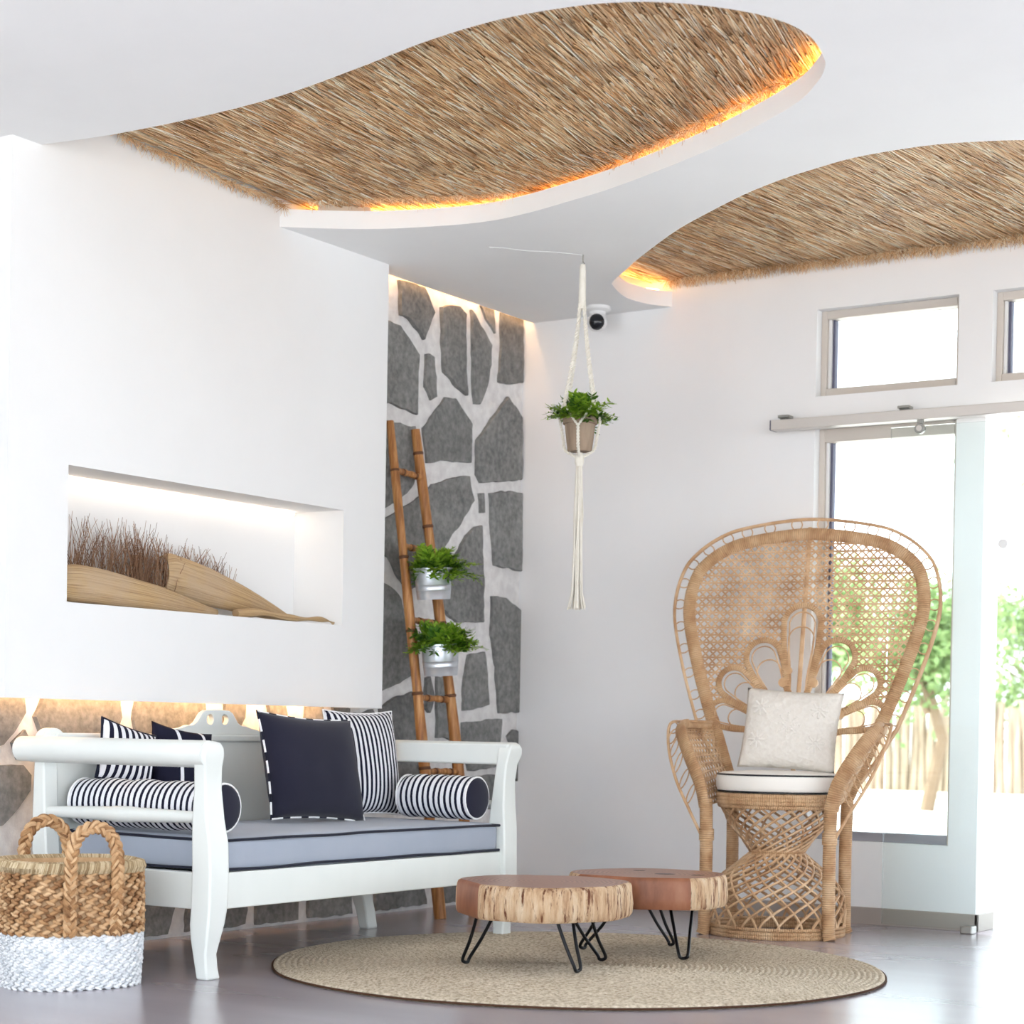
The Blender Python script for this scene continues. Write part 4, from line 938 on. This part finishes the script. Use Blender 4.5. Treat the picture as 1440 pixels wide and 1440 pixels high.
# petals
FC = (0, .195); petals = [(0,.485,.068),(25,.385,.064),(-25,.385,.064),(51,.365,.056),(-51,.365,.056),(74,.335,.048),(-74,.335,.048)]
def petal_outline(ang, L, wd, k=1.0, base=.10, n=22):
    a = R(ang); dx, dy = math.sin(a), math.cos(a); px_, py_ = dy, -dx; pts = []
    R_ = wd*k; cL = L-wd
    side = [(base, .020*k+.012), (base+(cL-base)*.35, wd*k*.62), (base+(cL-base)*.7, wd*k*.9)]
    for l, q in side: pts.append((l, -q))
    for i in range(13): t = math.pi*i/12; pts.append((cL+math.sin(t)*R_, -math.cos(t)*R_))
    for l, q in side[::-1]: pts.append((l, q))
    return [(FC[0]+dx*l+px_*q, FC[1]+dy*l+py_*q) for l, q in pts]
for ang, L, wd in petals:
    po = petal_outline(ang, L, wd); band([FP(u, v, .004) for u, v in [(q.x,q.y) for q in catmull([(a,b_,0) for a,b_ in po], 3)]], 'petal_frame', .0110, .6, upv=fn, n=8)
    for k, sh in ((.80,.0), (.80,-.055)):
        pi_ = petal_outline(ang, L-.014+sh, wd*.86, k); MB().tube([FP(u, v, .006) for u, v in [(q.x,q.y) for q in catmull([(a,b_,0) for a,b_ in pi_], 3)]], .0026, 5).build('petal_cane', M_cane, ch)
    if ang:
        a = R(ang); s = -1 if ang > 0 else 1; l = L*.52; q = (FC[0]+math.sin(a)*l+math.cos(a)*.032*s*1, FC[1]+math.cos(a)*l-math.sin(a)*.032*s)
        c0 = FP(*q, .004); MB().tube([c0-fn*.005, c0+fn*.007], .017, 16).build('petal_disc', M_wrap, ch)
c0 = FP(-.040, FC[1]+.24, .004); MB().tube([c0-fn*.005, c0+fn*.007], .015, 16).build('petal_disc', M_wrap, ch)
# central spine behind the weave
MB().tube([FP(0, .05, -.012), FP(0, .98, -.012)], .0085, 10).build('spine', M_cane, ch)
# open cane weave clipped to the fan and outside the petals
inner = [(u, v) for u, v in bcs]
def inside(p, poly):
    x, y = p; r_ = False; n = len(poly); j = n-1
    for i in range(n):
        xi, yi = poly[i]; xj, yj = poly[j]
        if (yi > y) != (yj > y) and x < (xj-xi)*(y-yi)/(yj-yi)+xi: r_ = not r_
        j = i
    return r_
pol = [petal_outline(a, L, w_) + [FC] for a, L, w_ in petals]
fanlow = [(-.16,.0),(.16,0),(.10,.30),(-.10,.30)]
def ok(p): return inside(p, inner) and p[1] > .225 and not any(inside(p, q) for q in pol) and math.hypot(p[0], p[1]-FC[1]) > .16 and (p[1] > .24+.0*abs(p[0]))
wv = MB()
def runs(p0, p1, o, r_, fl=.45):
    p0, p1 = Vector(p0), Vector(p1); n = int((p1-p0).length/.006); st = None
    for i in range(n+2):
        q = p0.lerp(p1, min(1, i/n)); k = i <= n and ok((q.x, q.y))
        if k and st is None: st = q
        if not k and st is not None:
            if (q-st).length > .012: wv.tube([FP(st.x, st.y, o), FP(q.x, q.y, o)], r_, 4, flat=fl, upv=fn)
            st = None
pit = .0285
for i in range(7, 40): v = i*pit; runs((-.5, v), (.5, v), .003, .0034)
for i in range(-40, 80):
    c_ = i*pit
    runs((-.5, c_-.5), (.6, c_+.6), .001, .0031); runs((-.5, c_+.5), (.6, c_-.6), -.001, .0031)
wv.build('fan_weave', M_cane, ch, smooth=False)
# arms
for s in (-1, 1):
    fr = catmull([(s*.222,-.150,.44),(s*.240,-.150,.52),(s*.285,-.125,.61),(s*.330,-.075,.685),(s*.352,-.025,.715),(s*.352,.035,.722)], 7)
    band(fr, 'arm_front_band', .026, .5, upv=(s*.55,-.75,.25), n=12)
    bk_ = catmull([(s*.205,.165,.47),(s*.235,.190,.55),(s*.268,.205,.62),(s*.290,.215,.68),(s*.300,.215,.71),(s*.305,.20,.722)], 7)
    tp = catmull([fr[-1], (s*.345,.10,.722), (s*.325,.17,.722), bk_[-1]], 6); band(tp, 'arm_top_band', .012, 1, n=8)
    mb = MB(); NF = len(fr)
    def AP(a, b_):           # a along the bands (0 seat, 1 top), b_ from front to rear
        i = a*(NF-1); i0 = min(NF-2, int(i)); f_ = fr[i0].lerp(fr[i0+1], i-i0); r_ = bk_[i0].lerp(bk_[i0+1], i-i0); return f_.lerp(r_, b_)+Vector((s*.03*math.sin(math.pi*b_)*a, 0, 0))
    for k in range(1, 15): mb.tube([AP(k/15, j/8) for j in range(9)], .0036, 4)
    for k in range(-10, 13):
        for dr in (1, -1):
            pts = []
            for j in range(21):
                a = j/20; b_ = k/12+dr*a*.8+(0 if dr > 0 else .8)
                if 0 <= b_ <= 1: pts.append(AP(a, b_))
            if len(pts) > 2: mb.tube(pts, .0030, 4)
    mb.build('arm_weave', M_cane, ch, smooth=False)
    ro = catmull([(s*.300,.20,.735),(s*.372,.06,.735),(s*.392,-.02,.722),(s*.378,-.075,.64),(s*.335,-.120,.53),(s*.280,-.142,.43),(s*.234,-.148,.345)], 8)
    MB().tube(ro, .0055, 7).build('arm_outer_cane', M_cane, ch); mb = MB()
    for k in range(6):
        t = .12+.13*k; f_ = fr[int((1-t)*(NF-1))]; o_ = ro[int((.32+t*.62)*(len(ro)-1))]; c_ = f_.lerp(o_, .62); e1 = (o_-f_); h = max(.014, e1.length*.36); e1.normalize(); e2 = Vector((0,-.15,1)).normalized()
        MB().tube([c_+e1*h*math.cos(q)+e2*.020*math.sin(q) for q in [j*math.pi/8 for j in range(16)]], .0024, 5, True).build('arm_loop', M_cane, ch)
# seat cushion and pillow of the chair
SQ = Vector(CB); cu = thing('seat_pad', 'round cream seat pad with black piping on the rattan chair', 'cushion', CB+Vector((0,0,.4925)), (0,0,R(11.5)))
pr = [(.0005,0),(.195,0),(.207,.006),(.212,.020),(.212,.050),(.207,.063),(.190,.070),(.10,.076),(.0005,.077)]
MB().lathe(pr, 56, 1.02, .95, shape=lambda a: 1+.012*math.cos(4*a)+.004*math.sin(5*a)).build('pad_cover', M_cream, cu, angle=180)
for z, q in ((.005,.206),(.062,.2085)): MB().tube([((1+.012*math.cos(4*a)+.004*math.sin(5*a))*q*1.02*math.cos(a), (1+.012*math.cos(4*a)+.004*math.sin(5*a))*q*.95*math.sin(a), z) for a in [i*2*math.pi/64 for i in range(64)]], .0032, 6, True).build('piping', M_black, cu)
def mk():
    a = Mat('white_lace_cotton', (.93,.905,.87), .9, .1); v = a.n('ShaderNodeTexVoronoi'); v.inputs['Scale'].default_value = 34; a.l(a.coord(), v.inputs['Vector']); n1 = a.noise(90, 4)
    a.col(a.mix(n1, (.86,.83,.79), (.95,.93,.90))); a.bump(a.math('ADD', v.outputs['Distance'], a.math('MULTIPLY', n1, .6)), .8, .006); return a.m
M_lace = mk()
axb = Vector((-math.sin(R(11.5)), math.cos(R(11.5)), 0)); axr = Vector((math.cos(R(11.5)), math.sin(R(11.5)), 0))
pl = pillow('lace_pillow', 'cream embroidered pillow standing on the rattan chair seat', .350, .295, .115, M_lace, CB+axb*.075+axr*.004+Vector((0,0,.568)), (R(-15), R(3), R(11.5)), None, seed=8, pinch=.05)
st_ = MB()
for fx in (0, -.105, .105):
    for fz in ((0,) if fx == 0 else (-.06,.06)):
        for k in range(8):
            a = k*math.pi/4; l = .052 if fx == 0 else .035
            for q in range(4):
                t = .3+.7*q/4; x, z = fx+math.cos(a)*l*t, .155+fz+math.sin(a)*l*t; u, v = x/.1875, (z-.15)/.15
                if abs(u) < .9 and abs(v) < .9: th = .0575*((1-abs(u)**2.6)*(1-abs(v)**2.6))**.55; st_.ellip((x, -th-.0005, z), (.0045,.003,.0045), None, 6, 4)
tag(st_.build('embroidery', M_cream, pl), kind='stuff')

# ================================================================== OUTSIDE
tag(MB().box((-40,6.97,-.14),(30,60,-.02)).build('terrace', M_terrace, smooth=False), kind='structure')
tag(MB().box((6.0,-40,-.14),(40,6.97,-.02)).build('side_terrace', M_terrace, smooth=False), kind='structure'); tag(MB().box((-40,-40,-.14),(6.0,-.6,-.02)).build('front_terrace', M_terrace, smooth=False), kind='structure')
rn = random.Random(21)
fe = thing('log_fence', 'pale weathered log fence at the garden edge', 'fence', (-9.5, 24.0, -.02))
for i in range(104):
    x = -6+12*i/104; h = rn.uniform(.95, 1.25); mb = MB(); l = rn.gauss(0,.03)
    mb.tube([(x,0,0),(x+l*.5,rn.gauss(0,.02),h*.5),(x+l,rn.gauss(0,.02),h)], lambda t: rn.uniform(.050,.062), 7); mb.build('log', M_log, fe)
def tree(label, x, y, h, cr_r, cz, n, seed, leaf=.10, flat=.8):
    rn = random.Random(seed); t = thing('garden_tree', label, 'tree', (x, y, -.02)); mb = MB()
    mb.tube([(0,0,0),(rn.gauss(0,.06),0,h*.3),(rn.gauss(0,.12),rn.gauss(0,.1),h*.6),(0,0,h*.85)], lambda q: .075*(1-.7*q), 8)
    for i in range(7): a = rn.uniform(0,6.28); z = h*rn.uniform(.35,.7); mb.tube([(0,0,z),(math.cos(a)*cr_r*.4,math.sin(a)*cr_r*.4,z+.3),(math.cos(a)*cr_r*.8,math.sin(a)*cr_r*.8,z+.55)], lambda q: .03*(1-.7*q), 5)
    mb.build('trunk', M_trunk, t); f = MB(); cl_ = [(Vector((rn.gauss(0,.42)*cr_r, rn.gauss(0,.42)*cr_r, cz+rn.gauss(0,.42)*cr_r*flat)), rn.uniform(.25,.5)) for _ in range(26)]
    for i in range(n):
        c_, q = rn.choice(cl_); p = c_+Vector((rn.gauss(0,q*.5), rn.gauss(0,q*.5), rn.gauss(0,q*.5))); d_ = Vector((rn.gauss(0,1),rn.gauss(0,1),rn.gauss(-.3,.7))).normalized(); w_ = d_.orthogonal().normalized(); w_ = (Matrix.Rotation(rn.uniform(0,6.28),3,d_) @ w_)*leaf*.3; l = leaf*rn.uniform(.7,1.3)
        f.add([p, p+d_*l*.5+w_, p+d_*l, p+d_*l*.5-w_], [(0,1,2,3)])
    tag(f.build('leaves', M_tree, t, smooth=False), kind='stuff')
tree('leafy garden tree behind the fence, seen through the tall window beside the chair back', -9.75, 21.4, 3.0, .95, 1.9, 7500, 1)
tree('slim garden tree just inside the fence, next to the wall end of the doorway', -6.95, 17.9, 2.3, .5, 1.55, 3800, 2)
tree('dense low garden tree seen through the open doorway', -8.9, 27.5, 3.4, 1.2, 2.0, 7500, 3)
tree('tall thin-crowned garden tree rising beyond the fence', -10.9, 33.0, 7.4, 1.7, 6.1, 1500, 4)
tree('bushy garden tree beyond the fence, hidden mostly by the chair back', -12.6, 27.0, 3.6, 1.2, 2.2, 4200, 5)
tree('spreading garden tree in front of the neighbouring plot', -4.8, 28.0, 4.0, 1.3, 2.4, 4400, 6)
